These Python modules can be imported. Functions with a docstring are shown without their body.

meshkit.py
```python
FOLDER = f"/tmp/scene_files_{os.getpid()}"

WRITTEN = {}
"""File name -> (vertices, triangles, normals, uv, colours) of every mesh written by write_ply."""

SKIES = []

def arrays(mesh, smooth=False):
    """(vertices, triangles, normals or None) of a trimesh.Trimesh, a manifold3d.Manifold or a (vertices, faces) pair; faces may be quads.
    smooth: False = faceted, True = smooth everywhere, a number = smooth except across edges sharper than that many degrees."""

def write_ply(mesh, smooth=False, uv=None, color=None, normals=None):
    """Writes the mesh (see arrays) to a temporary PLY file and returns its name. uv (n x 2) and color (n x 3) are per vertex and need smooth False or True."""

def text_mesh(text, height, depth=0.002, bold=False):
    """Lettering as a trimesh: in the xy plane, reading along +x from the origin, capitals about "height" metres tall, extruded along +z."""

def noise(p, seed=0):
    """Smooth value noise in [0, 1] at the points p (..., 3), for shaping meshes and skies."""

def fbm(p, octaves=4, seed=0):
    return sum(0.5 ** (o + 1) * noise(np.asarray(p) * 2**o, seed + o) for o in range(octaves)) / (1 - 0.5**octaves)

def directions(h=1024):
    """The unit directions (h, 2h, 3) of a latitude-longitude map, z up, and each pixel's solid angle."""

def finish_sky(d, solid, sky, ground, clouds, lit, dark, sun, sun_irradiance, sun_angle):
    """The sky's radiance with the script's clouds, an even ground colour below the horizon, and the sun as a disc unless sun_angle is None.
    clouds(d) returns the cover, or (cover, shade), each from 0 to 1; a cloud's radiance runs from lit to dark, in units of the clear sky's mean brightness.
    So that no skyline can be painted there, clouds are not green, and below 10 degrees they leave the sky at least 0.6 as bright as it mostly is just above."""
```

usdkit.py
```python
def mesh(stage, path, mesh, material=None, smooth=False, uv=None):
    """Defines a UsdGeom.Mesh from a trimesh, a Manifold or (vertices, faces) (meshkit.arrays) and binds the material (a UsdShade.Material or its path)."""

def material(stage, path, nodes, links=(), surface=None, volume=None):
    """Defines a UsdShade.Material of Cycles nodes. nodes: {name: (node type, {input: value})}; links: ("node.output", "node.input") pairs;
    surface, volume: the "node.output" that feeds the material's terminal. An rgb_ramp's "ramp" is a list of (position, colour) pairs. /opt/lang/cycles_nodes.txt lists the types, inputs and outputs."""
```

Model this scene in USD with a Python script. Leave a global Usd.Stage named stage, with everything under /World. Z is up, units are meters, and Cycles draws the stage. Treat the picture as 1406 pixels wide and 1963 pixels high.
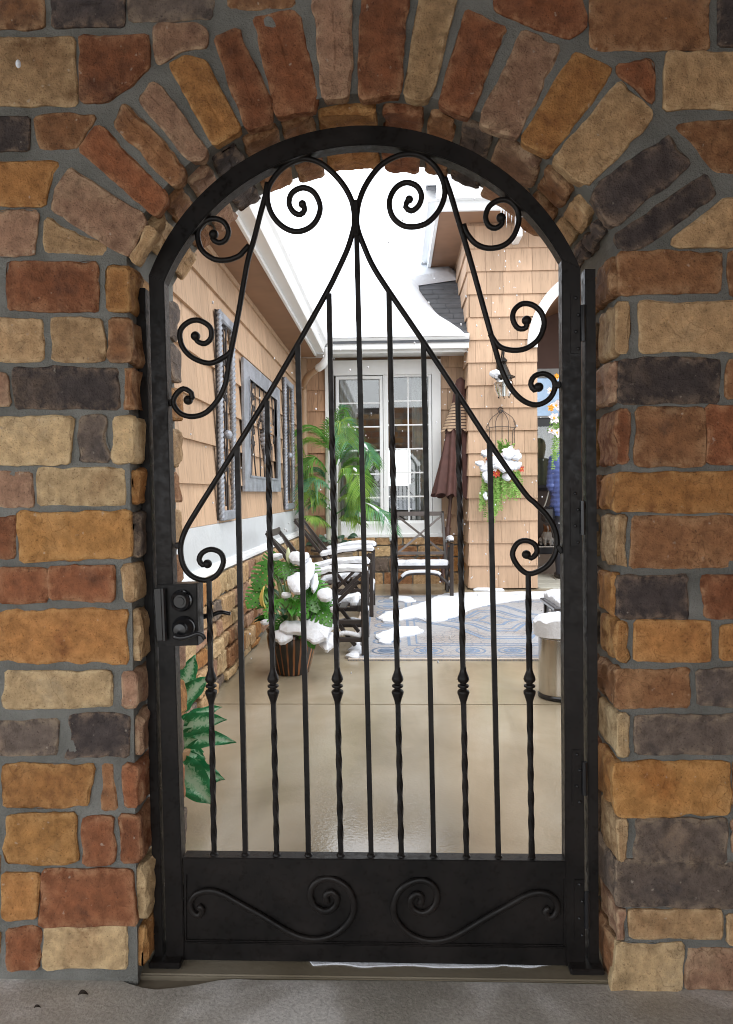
import math, random, numpy as np, trimesh, usdkit, meshkit
from pxr import Usd, UsdGeom, UsdLux, UsdShade, Gf, Sdf, Vt
from shapely.geometry import Polygon, LineString, box as sbox
from shapely import affinity

stage = Usd.Stage.CreateInMemory()
UsdGeom.SetStageUpAxis(stage, 'Z'); UsdGeom.SetStageMetersPerUnit(stage, 1.0)
UsdGeom.Xform.Define(stage, '/World'); UsdGeom.Scope.Define(stage, '/World/Looks')

# ------------------------------------------------------------------ camera, sky, sun, exposure
EXPOSURE = 0.0
SKY_STRENGTH = 0.1
CLOUD = 26.0
SUN_INT, SUN_ANGLE = 0.4, 40.0
SUN_DIR = np.array([0.25, -0.55, 0.8]); SUN_DIR /= np.linalg.norm(SUN_DIR)
FPX, PW, PH = 1450.0, 1406.0, 1963.0
CAM = np.array([0.0, 0.0, 1.18])
ey = np.array([757 - 703, 945 - 981.5, FPX]); ey /= np.linalg.norm(ey)
ez = np.array([-.008, -1, 0.0]); ez -= ez.dot(ey) * ey; ez /= np.linalg.norm(ez)
M = np.stack([np.cross(ey, ez), ey, ez], 1)       # camera (right, down, forward) = M @ world
cam = UsdGeom.Camera.Define(stage, '/World/camera')
cam.CreateHorizontalApertureAttr(36.0); cam.CreateVerticalApertureAttr(36.0 * PH / PW)
cam.CreateFocalLengthAttr(36.0 * FPX / PW); cam.CreateClippingRangeAttr((0.02, 500.0))
cam.CreateExposureAttr(EXPOSURE)
R = M
cam.AddTransformOp().Set(Gf.Matrix4d(*R[0], 0, *(-R[1]), 0, *(-R[2]), 0, *CAM, 1))

def material(name, nodes, links=(), surface='p.BSDF', volume=None):
    return usdkit.material(stage, '/World/Looks/' + name, nodes, links, surface=surface, volume=volume)

elev, rot = math.asin(SUN_DIR[2]), math.atan2(SUN_DIR[0], SUN_DIR[1])
sky_m = material('overcast_sky', {
    'tc': ('texture_coordinate', {}), 'mp': ('mapping', {'scale': (1.0, 1.0, 2.2)}),
    'n': ('noise_texture', {'scale': 1.7, 'detail': 5, 'roughness': .55}),
    'r': ('rgb_ramp', {'ramp': [(.3, (.93 * CLOUD, .96 * CLOUD, 1.00 * CLOUD)), (.7, (1.04 * CLOUD, 1.05 * CLOUD, 1.07 * CLOUD))]}),
    's': ('sky_texture', {'sky_type': 'single_scattering', 'sun_disc': False, 'sun_elevation': elev, 'sun_rotation': rot}),
    'm': ('mix', {'mix_type': 'mix', 'fac': 0.94}), 'b': ('background_shader', {'strength': SKY_STRENGTH})},
    [('tc.generated', 'mp.vector'), ('mp.vector', 'n.vector'), ('n.fac', 'r.fac'), ('s.color', 'm.color1'), ('r.color', 'm.color2'), ('m.color', 'b.color')],
    surface='b.background')
dome = UsdLux.DomeLight.Define(stage, '/World/sky')
UsdShade.MaterialBindingAPI.Apply(dome.GetPrim()).Bind(sky_m)
dome.GetPrim().SetCustomDataByKey('kind', 'structure')
sun = UsdLux.DistantLight.Define(stage, '/World/sun')
sun.CreateIntensityAttr(SUN_INT); sun.CreateAngleAttr(SUN_ANGLE); sun.CreateNormalizeAttr(True); sun.CreateColorAttr(Gf.Vec3f(1, .96, .9))
zax = SUN_DIR; xax = np.cross([0, 0, 1], zax); xax /= np.linalg.norm(xax); yax = np.cross(zax, xax)
sun.AddTransformOp().Set(Gf.Matrix4d(*xax, 0, *yax, 0, *zax, 0, 0, -5, 20, 1))

# ------------------------------------------------------------------ helpers
rng = np.random.default_rng(7)
GATE, FACE, BACK = 1.88, 1.79, 2.18      # depth of the gate plane, the wall's front and back
SLOPE = .025
def ground(y): return SLOPE * (y - 1.88)
def ray(x, y):
    c = np.array([x - PW / 2, y - PH / 2, FPX]); return M.T @ c
def at(x, y, Y):                          # point of the plane y = Y seen at a pixel of the photograph
    r = ray(x, y); return CAM + r * (Y / r[1])
def atx(x, y, X):
    r = ray(x, y); return CAM + r * (X / r[0])
def atg(x, y, h=0.0):                     # on the sloping courtyard floor
    r = ray(x, y); k = (CAM[2] + SLOPE * 1.88 - h) / (SLOPE * r[1] - r[2]); return CAM + r * k
def fz(x, y, Y):
    p = at(x, y, Y); return (p[0], p[2])

used = {}
def numbered(parent, name):
    k = used.get((parent, name), -1) + 1; used[(parent, name)] = k
    return f'{parent}/{name}' + (f'_{k:03d}' if k else '')
def meta(p, **kw):
    for k, v in kw.items():
        if v: p.SetCustomDataByKey(k, v)

def cat(ms):
    vs, fs, n = [], [], 0
    for m in ms:
        v, f = (np.asarray(m.vertices), np.asarray(m.faces)) if hasattr(m, 'vertices') else (np.asarray(m[0], float), np.asarray(m[1], int))
        if f.shape[1] == 4: f = np.vstack([f[:, [0, 1, 2]], f[:, [0, 2, 3]]])
        vs.append(v); fs.append(f + n); n += len(v)
    return trimesh.Trimesh(np.vstack(vs), np.vstack(fs), process=False)

def put(path, m, mat, smooth=False, edge=None, base=(0, 0, 0)):
    m = m if not isinstance(m, list) else cat(m)
    if hasattr(m, 'vertices'): v, f = np.asarray(m.vertices, float), np.asarray(m.faces)
    else: v, f = np.asarray(m[0], float), np.asarray(m[1], int)
    if f.shape[1] == 4: f = np.vstack([f[:, [0, 1, 2]], f[:, [0, 2, 3]]])
    mesh = usdkit.mesh(stage, path, (v - np.asarray(base), f), mat, smooth=smooth)
    if edge is not None:
        UsdGeom.PrimvarsAPI(mesh).CreatePrimvar('edge', Sdf.ValueTypeNames.FloatArray, 'vertex').Set(Vt.FloatArray.FromNumpy(np.asarray(edge, np.float32)))
    return mesh

class Thing:
    def __init__(s, name, label, category, base=(0, 0, 0), group=None, kind=None, rotz=0, path=None):
        s.path = numbered('/World', name); s.base = np.array(base, float)
        x = UsdGeom.Xform.Define(stage, s.path); x.AddTranslateOp().Set(Gf.Vec3d(*map(float, base)))
        if rotz: x.AddRotateZOp().Set(math.degrees(rotz))
        s.prim = x.GetPrim(); meta(s.prim, label=label, category=category, group=group, kind=kind)
    def add(s, name, m, mat, smooth=False, parent=None, label=None, edge=None, kind=None, local=False):
        path = numbered(parent or s.path, name)
        p = put(path, m, mat, smooth, edge, (0, 0, 0) if local else s.base).GetPrim()
        meta(p, label=label, kind=kind)
        return path
def single(name, m, mat, label, category=None, smooth=False, group=None, kind=None):
    p = put(numbered('/World', name), m, mat, smooth).GetPrim(); meta(p, label=label, category=category, group=group, kind=kind); return p
def copy_of(t, loc, label, rotz=0, group=None):
    name = t.path.split('/')[-1]
    path = numbered('/World', name); x = UsdGeom.Xform.Define(stage, path)
    x.GetPrim().GetReferences().AddInternalReference(t.path); x.GetPrim().SetInstanceable(True)
    x.ClearXformOpOrder(); x.AddTranslateOp().Set(Gf.Vec3d(*map(float, loc))); x.AddRotateZOp(opSuffix='turn').Set(math.degrees(rotz))
    meta(x.GetPrim(), label=label, category=t.prim.GetCustomDataByKey('category'), group=group); return path

def bx(x0, x1, y0, y1, z0, z1, r=0.0):
    lo, hi = np.minimum((x0, y0, z0), (x1, y1, z1)), np.maximum((x0, y0, z0), (x1, y1, z1))
    if r <= 0:
        m = trimesh.creation.box(hi - lo); m.apply_translation((lo + hi) / 2); return m
    pts = []
    for s in np.ndindex(2, 2, 2):
        c = np.where(s, hi, lo); d = np.where(s, -r, r)
        for k in range(3):
            q = c + d; q[k] = c[k]; pts.append(q)
    return trimesh.convex.convex_hull(np.array(pts))
def beam(p, q, w, h, up=(0, 0, 1), r=0.0):          # a bar from p to q, w across, h along "up"
    p, q = np.array(p, float), np.array(q, float); d = q - p; L = np.linalg.norm(d); d /= L
    a = np.cross(d, up); a /= np.linalg.norm(a); b = np.cross(a, d)
    m = bx(0, L, -w / 2, w / 2, -h / 2, h / 2, r)
    T = np.eye(4); T[:3, 0], T[:3, 1], T[:3, 2], T[:3, 3] = d, a, b, p
    m.apply_transform(T); return m
def smooth_path(pts, step):
    pts = np.array(pts, float); n = len(pts)
    P = np.vstack([2 * pts[0] - pts[1], pts, 2 * pts[-1] - pts[-2]]); out = []
    for i in range(1, n):
        p0, p1, p2, p3 = P[i - 1:i + 3]; k = max(1, int(np.linalg.norm(p2 - p1) / step))
        t = np.arange(k)[:, None] / k
        out.append(.5 * (2 * p1 + (p2 - p0) * t + (2 * p0 - 5 * p1 + 4 * p2 - p3) * t ** 2 + (3 * p1 - p0 - p2 * 3 + p3) * t ** 3))
    return np.vstack(out + [pts[-1:]])
def tube(path, rad, sides=8, ref=None, squash=(1, 1), cap=True, twist=0.0):
    path = np.asarray(path, float); n = len(path)
    t = np.gradient(path, axis=0); t /= np.maximum(np.linalg.norm(t, axis=1, keepdims=True), 1e-9)
    rad = np.broadcast_to(rad, (n,)).astype(float)
    if ref is None:
        ref = np.array([0, 0, 1.0]) if np.abs(t[:, 2]).mean() < .8 else np.array([0, 1.0, 0])
    V = []; a_prev = None
    for i in range(n):
        a = np.cross(t[i], ref); L = np.linalg.norm(a)
        a = a / L if L > 1e-3 else a_prev
        a_prev = a; b = np.cross(a, t[i])
        ph = np.arange(sides) / sides * 2 * np.pi + math.pi / sides + twist * i
        V.append(path[i] + rad[i] * (np.cos(ph)[:, None] * a * squash[0] + np.sin(ph)[:, None] * b * squash[1]))
    V = np.vstack(V); F = []
    for i in range(n - 1):
        for j in range(sides):
            k = (j + 1) % sides; F += [[i * sides + j, i * sides + k, (i + 1) * sides + k], [i * sides + j, (i + 1) * sides + k, (i + 1) * sides + j]]
    if cap:
        c0, c1 = len(V), len(V) + 1; V = np.vstack([V, path[:1], path[-1:]])
        for j in range(sides):
            k = (j + 1) % sides; F += [[c0, k, j], [c1, (n - 1) * sides + j, (n - 1) * sides + k]]
    return trimesh.Trimesh(V, np.array(F), process=False)
def lathe(prof, center, n=32):
    prof = np.array(prof, float); V, F = [], []
    for r, z in prof:
        a = np.arange(n) / n * 2 * np.pi; V.append(np.stack([center[0] + r * np.cos(a), center[1] + r * np.sin(a), np.full(n, center[2] + z)], 1))
    for i in range(len(prof) - 1):
        for j in range(n):
            k = (j + 1) % n; F += [[i * n + j, i * n + k, (i + 1) * n + k], [i * n + j, (i + 1) * n + k, (i + 1) * n + j]]
    return trimesh.Trimesh(np.vstack(V), np.array(F), process=False)
def ball(c, r, sub=2):
    m = trimesh.creation.icosphere(sub, r); m.apply_translation(c); return m
def prism(poly, y0, y1):                  # polygon in (x, z), from depth y0 to y1
    out = []
    for g in getattr(poly, 'geoms', [poly]):
        if g.area < 1e-9: continue
        m = trimesh.creation.extrude_polygon(g, abs(y1 - y0), engine='earcut'); v = m.vertices
        out.append((np.stack([v[:, 0], max(y0, y1) - v[:, 2], v[:, 1]], 1), m.faces))
    return cat(out)
def chamfered(poly, y0, y1, c=.002):
    return cat([prism(poly, y0 + c, y1 - c), prism(poly.buffer(-c), y0, y1)])

def pad(poly, front, back, seed=0, amp=.006, bevel=.0065, corner=.010, step=.012, jit=.005, dome=.0, sides=1):
    """An uneven stone or snow pad: polygon in (u, v), from w = back to w = front. Returns (u, v, w) points, faces, edge wear."""
    poly = poly.buffer(-corner).buffer(corner) if not poly.buffer(-corner).is_empty else poly
    if poly.geom_type != 'Polygon': poly = max(poly.geoms, key=lambda g: g.area)
    L = poly.exterior.length; n = int(np.clip(L / step, 20, 110))
    ring = np.array([poly.exterior.interpolate(i / n, normalized=True).coords[0] for i in range(n)])
    if not poly.exterior.is_ccw: ring = ring[::-1]
    def normals(r):
        t = np.roll(r, -1, 0) - np.roll(r, 1, 0); t /= np.maximum(np.linalg.norm(t, axis=1, keepdims=True), 1e-9)
        return np.stack([-t[:, 1], t[:, 0]], 1)          # inward
    o3 = lambda p, s: np.concatenate([p * s, np.full((len(p), 1), seed * 3.7)], 1)
    nrm = normals(ring)
    ring = ring + nrm * ((meshkit.noise(o3(ring, 22), seed) - .5) * 2 * jit + (meshkit.noise(o3(ring, 75), seed + 1) - .5) * jit * .9)[:, None]
    nrm = normals(ring)
    for _ in range(2): nrm = (np.roll(nrm, 1, 0) + nrm + np.roll(nrm, -1, 0)); nrm /= np.maximum(np.linalg.norm(nrm, axis=1, keepdims=True), 1e-9)
    c = ring.mean(0); q = ring - c; ev, ax = np.linalg.eigh(q.T @ q)
    pr = q @ ax[:, 1]; half = max((pr.max() - pr.min()) / 2 - (np.ptp(q @ ax[:, 0])) / 2, 0)
    spine = c + np.clip(pr, -half, half)[:, None] * ax[:, 1]
    inr = np.linalg.norm(ring - spine, axis=1, keepdims=True)
    chip = meshkit.noise(o3(ring, 30), seed + 21); ins = np.minimum(bevel * (.35 + 2.6 * np.clip(chip - .35, 0, 1) ** 1.3)[:, None], inr * .5)
    rings = [(ring + nrm * .004, np.full(n, back), 1.0)]
    for k in range(1, sides + 1):
        w = back + (front - bevel * .7 - back) * k / (sides)
        wob = (meshkit.noise(np.concatenate([ring * 18, np.full((n, 1), w * 30)], 1), seed + 5) - .5)[:, None] * (.0 if sides == 1 else .016)
        rings.append((ring + nrm * wob, np.full(n, w), 1.0))
    rim = ring + nrm * .0005; rings.append((rim, np.full(n, front) - ins[:, 0] * .75, 1.0)); rings.append((rim, np.full(n, front) - ins[:, 0] * .75, 1.0))
    a = ring + nrm * ins
    rings.append((a, np.full(n, front), .85)); rings.append((a, np.full(n, front), .75))
    for s, e in ((.18, .35), (.42, .1), (.7, 0), (.96, 0)): rings.append((a + (spine - a) * s, np.full(n, front + dome * (1 - (1 - s) ** 2)), e))
    V, E = [], []
    for i, (p, w, e) in enumerate(rings):
        if i >= sides + 1:
            h = (meshkit.fbm(o3(p, 7), 3, seed + 9) - .5) * amp * 2 + (meshkit.noise(o3(p, 38), seed + 3) - .5) * amp * .8
            w = w + h
        V.append(np.column_stack([p, w])); E.append(np.full(n, e))
    V.append(np.array([[*c, front + dome + (V[-1][:, 2].mean() - front - dome)]])); E.append([0.0])
    F = []
    j = np.arange(n); k = (j + 1) % n
    for i in range(len(rings) - 1):
        if i in (sides + 1, sides + 3): continue
        F += [np.stack([i * n + j, i * n + k, (i + 1) * n + k], 1), np.stack([i * n + j, (i + 1) * n + k, (i + 1) * n + j], 1)]
    last = (len(rings) - 1) * n
    F.append(np.stack([last + j, last + k, np.full(n, len(rings) * n)], 1))
    return np.vstack(V), np.vstack(F), np.concatenate(E)
def map_front(V, Y=FACE): return np.stack([V[:, 0], Y - V[:, 2], V[:, 1]], 1)          # (u, v, w) = (x, z, towards the camera)
def map_up(V): return V                                                          # (x, y, up)

# ------------------------------------------------------------------ materials
def mix3(a, b, t): return tuple(np.array(a) * (1 - t) + np.array(b) * t)
def stone_material(name, c1, c2, dark, worn, scale=6.0, rough=.8):
    return material(name, {
        'g': ('geometry', {}), 'o': ('object_info', {}), 'e': ('attribute', {'attribute': 'edge'}),
        'n1': ('noise_texture', {'scale': scale, 'detail': 5, 'roughness': .62, 'distortion': .4}),
        'r1': ('rgb_ramp', {'ramp': [(.30, dark), (.43, c1), (.56, c1), (.70, c2)]}),
        'n2': ('noise_texture', {'scale': 34, 'detail': 4, 'roughness': .65}),
        'r2': ('map_range', {'from_min': .3, 'from_max': .7, 'to_min': .66, 'to_max': 1.28}),
        'ro': ('map_range', {'from_min': 0, 'from_max': 1, 'to_min': .82, 'to_max': 1.2}),
        'mu': ('math', {'math_type': 'multiply'}),
        'hs': ('hsv', {}), 'we': ('math', {'math_type': 'multiply'}), 'wn': ('map_range', {'from_min': .42, 'from_max': .62, 'to_min': 0, 'to_max': .75, 'clamp': True}),
        'mw': ('mix', {'mix_type': 'mix', 'color2': worn}),
        'n3': ('noise_texture', {'scale': 210, 'detail': 3}), 'r3': ('rgb_ramp', {'ramp': [(.30, (.45, .42, .4)), (.38, (1, 1, 1)), (.7, (1, 1, 1)), (.78, (1.25, 1.22, 1.15))]}),
        'm3': ('mix', {'mix_type': 'multiply', 'fac': .85}), 'n4': ('noise_texture', {'scale': 62, 'detail': 2, 'roughness': .4}), 'r4': ('rgb_ramp', {'ramp': [(.71, (0, 0, 0)), (.78, (.45, .45, .45))]}), 'm4': ('mix', {'mix_type': 'mix', 'color2': (.50, .44, .36)}), 'v5': ('voronoi_texture', {'feature': 'distance_to_edge', 'scale': 11, 'randomness': 1.0}), 'd5': ('noise_texture', {'scale': 9, 'detail': 3}), 'x5': ('mix', {'mix_type': 'linear_light', 'fac': .12}), 'r5': ('rgb_ramp', {'ramp': [(.0, (.55, .5, .47)), (.012, (.8, .78, .76)), (.03, (1, 1, 1))]}), 'm5': ('mix', {'mix_type': 'multiply'}), 'f5': ('map_range', {'from_min': .48, 'from_max': .6, 'to_min': 0, 'to_max': .8, 'clamp': True}),
        'ba': ('math', {'math_type': 'multiply_add', 'value2': .45}),
        'bu': ('bump', {'strength': .9, 'distance': .0065}), 'p': ('principled_bsdf', {'roughness': rough, 'specular_ior_level': .3})},
        [('g.position', 'n1.vector'), ('g.position', 'n2.vector'), ('g.position', 'n3.vector'), ('n1.fac', 'r1.fac'), ('n2.fac', 'r2.value'), ('o.random', 'ro.value'),
         ('r2.result', 'mu.value1'), ('ro.result', 'mu.value2'), ('mu.value', 'hs.value'), ('r1.color', 'hs.color'),
         ('n2.fac', 'wn.value'), ('wn.result', 'we.value1'), ('e.fac', 'we.value2'), ('we.value', 'mw.fac'), ('hs.color', 'mw.color1'),
         ('mw.color', 'm3.color1'), ('n3.fac', 'r3.fac'), ('r3.color', 'm3.color2'), ('g.position', 'n4.vector'), ('n4.fac', 'r4.fac'), ('r4.color', 'm4.fac'), ('m3.color', 'm4.color1'), ('g.position', 'd5.vector'), ('g.position', 'x5.color1'), ('d5.color', 'x5.color2'), ('x5.color', 'v5.vector'), ('v5.distance', 'r5.fac'), ('n1.fac', 'f5.value'), ('f5.result', 'm5.fac'), ('m4.color', 'm5.color1'), ('r5.color', 'm5.color2'), ('m5.color', 'p.base_color'),
         ('n3.fac', 'ba.value1'), ('n2.fac', 'ba.value3'), ('ba.value', 'bu.height'), ('bu.normal', 'p.normal')])
STONE = {
    'T': stone_material('tan_stone', (.39, .245, .125), (.45, .305, .17), (.26, .145, .07), (.52, .38, .22)),
    'L': stone_material('beige_stone', (.48, .335, .18), (.53, .395, .235), (.37, .235, .12), (.58, .45, .27)),
    'O': stone_material('orange_stone', (.35, .160, .052), (.42, .215, .08), (.24, .095, .032), (.47, .28, .115)),
    'Y': stone_material('ochre_stone', (.38, .185, .058), (.43, .235, .09), (.30, .125, .035), (.48, .29, .12)),
    'R': stone_material('red_stone', (.215, .078, .034), (.29, .125, .060), (.12, .048, .026), (.38, .22, .12)),
    'B': stone_material('brown_stone', (.235, .108, .048), (.31, .16, .075), (.11, .055, .032), (.42, .27, .15)),
    'D': stone_material('dark_stone', (.062, .048, .045), (.12, .085, .065), (.035, .028, .030), (.27, .19, .13)),
    'G': stone_material('grey_stone', (.125, .095, .078), (.24, .17, .12), (.06, .050, .050), (.33, .25, .17)),
    'P': stone_material('pink_stone', (.29, .165, .105), (.36, .23, .145), (.17, .088, .058), (.46, .33, .21)),
}
mortar_m = material('grey_mortar', {
    'g': ('geometry', {}), 'n': ('noise_texture', {'scale': 7, 'detail': 5, 'roughness': .6}), 'r': ('rgb_ramp', {'ramp': [(.3, (.145, .145, .132)), (.7, (.25, .25, .23))]}),
    'n2': ('noise_texture', {'scale': 150, 'detail': 5, 'roughness': .7}), 'bu': ('bump', {'strength': 1.0, 'distance': .007}), 'p': ('principled_bsdf', {'roughness': .9, 'specular_ior_level': .2})},
    [('g.position', 'n.vector'), ('g.position', 'n2.vector'), ('n.fac', 'r.fac'), ('r.color', 'p.base_color'), ('n2.fac', 'bu.height'), ('bu.normal', 'p.normal')])
iron_m = material('black_painted_iron', {
    'g': ('geometry', {}), 'n': ('noise_texture', {'scale': 60, 'detail': 3}), 'rr': ('map_range', {'from_min': .3, 'from_max': .7, 'to_min': .25, 'to_max': .55}),
    'n2': ('noise_texture', {'scale': 420, 'detail': 2}), 'bu': ('bump', {'strength': .18, 'distance': .001}),
    'n3': ('noise_texture', {'scale': 9, 'detail': 4}), 'r': ('rgb_ramp', {'ramp': [(.35, (.0055, .0048, .0045)), (.65, (.014, .0115, .0105))]}),
    'p': ('principled_bsdf', {'specular_ior_level': .22})},
    [('g.position', 'n.vector'), ('g.position', 'n2.vector'), ('g.position', 'n3.vector'), ('n3.fac', 'r.fac'), ('r.color', 'p.base_color'), ('n.fac', 'rr.value'), ('rr.result', 'p.roughness'), ('n2.fac', 'bu.height'), ('bu.normal', 'p.normal')])
def plain(name, c, rough=.5, bump=0, scale=80, var=.12, **kw):
    c = np.array(c)
    return material(name, {'g': ('geometry', {}), 'n': ('noise_texture', {'scale': scale * .12, 'detail': 5, 'roughness': .6}), 'r': ('rgb_ramp', {'ramp': [(.3, tuple(c * (1 - var))), (.7, tuple(c * (1 + var)))]}),
        'n2': ('noise_texture', {'scale': scale, 'detail': 3}), 'bu': ('bump', {'strength': bump, 'distance': .004}), 'p': ('principled_bsdf', {'roughness': rough, **kw})},
        [('g.position', 'n.vector'), ('g.position', 'n2.vector'), ('n.fac', 'r.fac'), ('r.color', 'p.base_color'), ('n2.fac', 'bu.height'), ('bu.normal', 'p.normal')])
hardware_m = plain('gloss_black_hardware', (.009, .009, .01), .16, .0, 80)
snow_m = material('fresh_snow', {
    'g': ('geometry', {}), 'n': ('noise_texture', {'scale': 45, 'detail': 4}), 'n2': ('noise_texture', {'scale': 300, 'detail': 2}), 'ad': ('math', {'math_type': 'multiply_add', 'value2': .3}),
    'bu': ('bump', {'strength': .6, 'distance': .008}), 'p': ('principled_bsdf', {'base_color': (.68, .71, .76), 'roughness': .75, 'specular_ior_level': .25})},
    [('g.position', 'n.vector'), ('g.position', 'n2.vector'), ('n2.fac', 'ad.value1'), ('n.fac', 'ad.value3'), ('ad.value', 'bu.height'), ('bu.normal', 'p.normal')])
# ------------------------------------------------------------------ the stone archway
XL, XR = -.624, .520
wall = Thing('stone_archway', 'mortared wall of tan, orange and dark stones with the arched opening that frames the gate', 'wall', (0, FACE, 0))
seed = [100]
EXTRA = 0
def front_stone(poly_px, key, front=None, depth=.035, deep=False, **kw):
    p = Polygon([fz(x, y, FACE) for x, y in poly_px]).buffer(.002, join_style=2)
    seed[0] += 1; s = seed[0]
    fr = .006 * (rng.random() - .5) if front is None else front
    V, F, E = pad(p, fr, -.15 if deep else -depth, s, amp=kw.pop('amp', .0065), sides=6 if deep else 1, **kw)
    wall.add('stone', (map_front(V), F[:, ::-1]), STONE[key], True, edge=E)
def rect(x0, y0, x1, y1): return [(x0, y1), (x1, y1), (x1, y0), (x0, y0)]
def jig(x0, y0, x1, y1, j=5):
    r = lambda: (rng.random() - .5) * 2 * j
    return [(x0 + r(), y1 + r() * .6), (x1 + r(), y1 + r() * .6), (x1 + r(), y0 + r() * .6), (x0 + r(), y0 + r() * .6)]

# circle of the arch's front edge
arc_px = [(530, 222), (470, 250), (410, 277), (362, 309), (333, 353), (297, 413), (612, 192), (710, 187), (840, 199), (900, 227), (994, 267), (1057, 303), (1110, 348), (1172, 430)]
A = np.array([fz(x, y, FACE) for x, y in arc_px]); sol = np.linalg.lstsq(np.column_stack([2 * A, np.ones(len(A))]), (A ** 2).sum(1), rcond=None)[0]
AC = sol[:2]; AR = math.sqrt(sol[2] + AC @ AC)
thL = math.acos((XL - AC[0]) / AR) if abs((XL - AC[0]) / AR) < 1 else math.pi; thR = math.acos((XR - AC[0]) / AR) if abs((XR - AC[0]) / AR) < 1 else 0
def opening(grow):
    th = np.linspace(thR, thL, 60); r = AR + grow
    pts = [(XR + grow, -.3)] + [(min(max(AC[0] + r * math.cos(t), XL - grow), XR + grow), AC[1] + r * math.sin(t)) for t in th] + [(XL - grow, -.3)]
    return Polygon(pts)
WX0, WX1, WTOP = -2.6, 2.3, 2.85
core = sbox(WX0, -.05, WX1, WTOP).difference(opening(.013))
mcore = prism(core, FACE + .006, BACK - .004)
wall.add('mortar', mcore, mortar_m)

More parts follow.
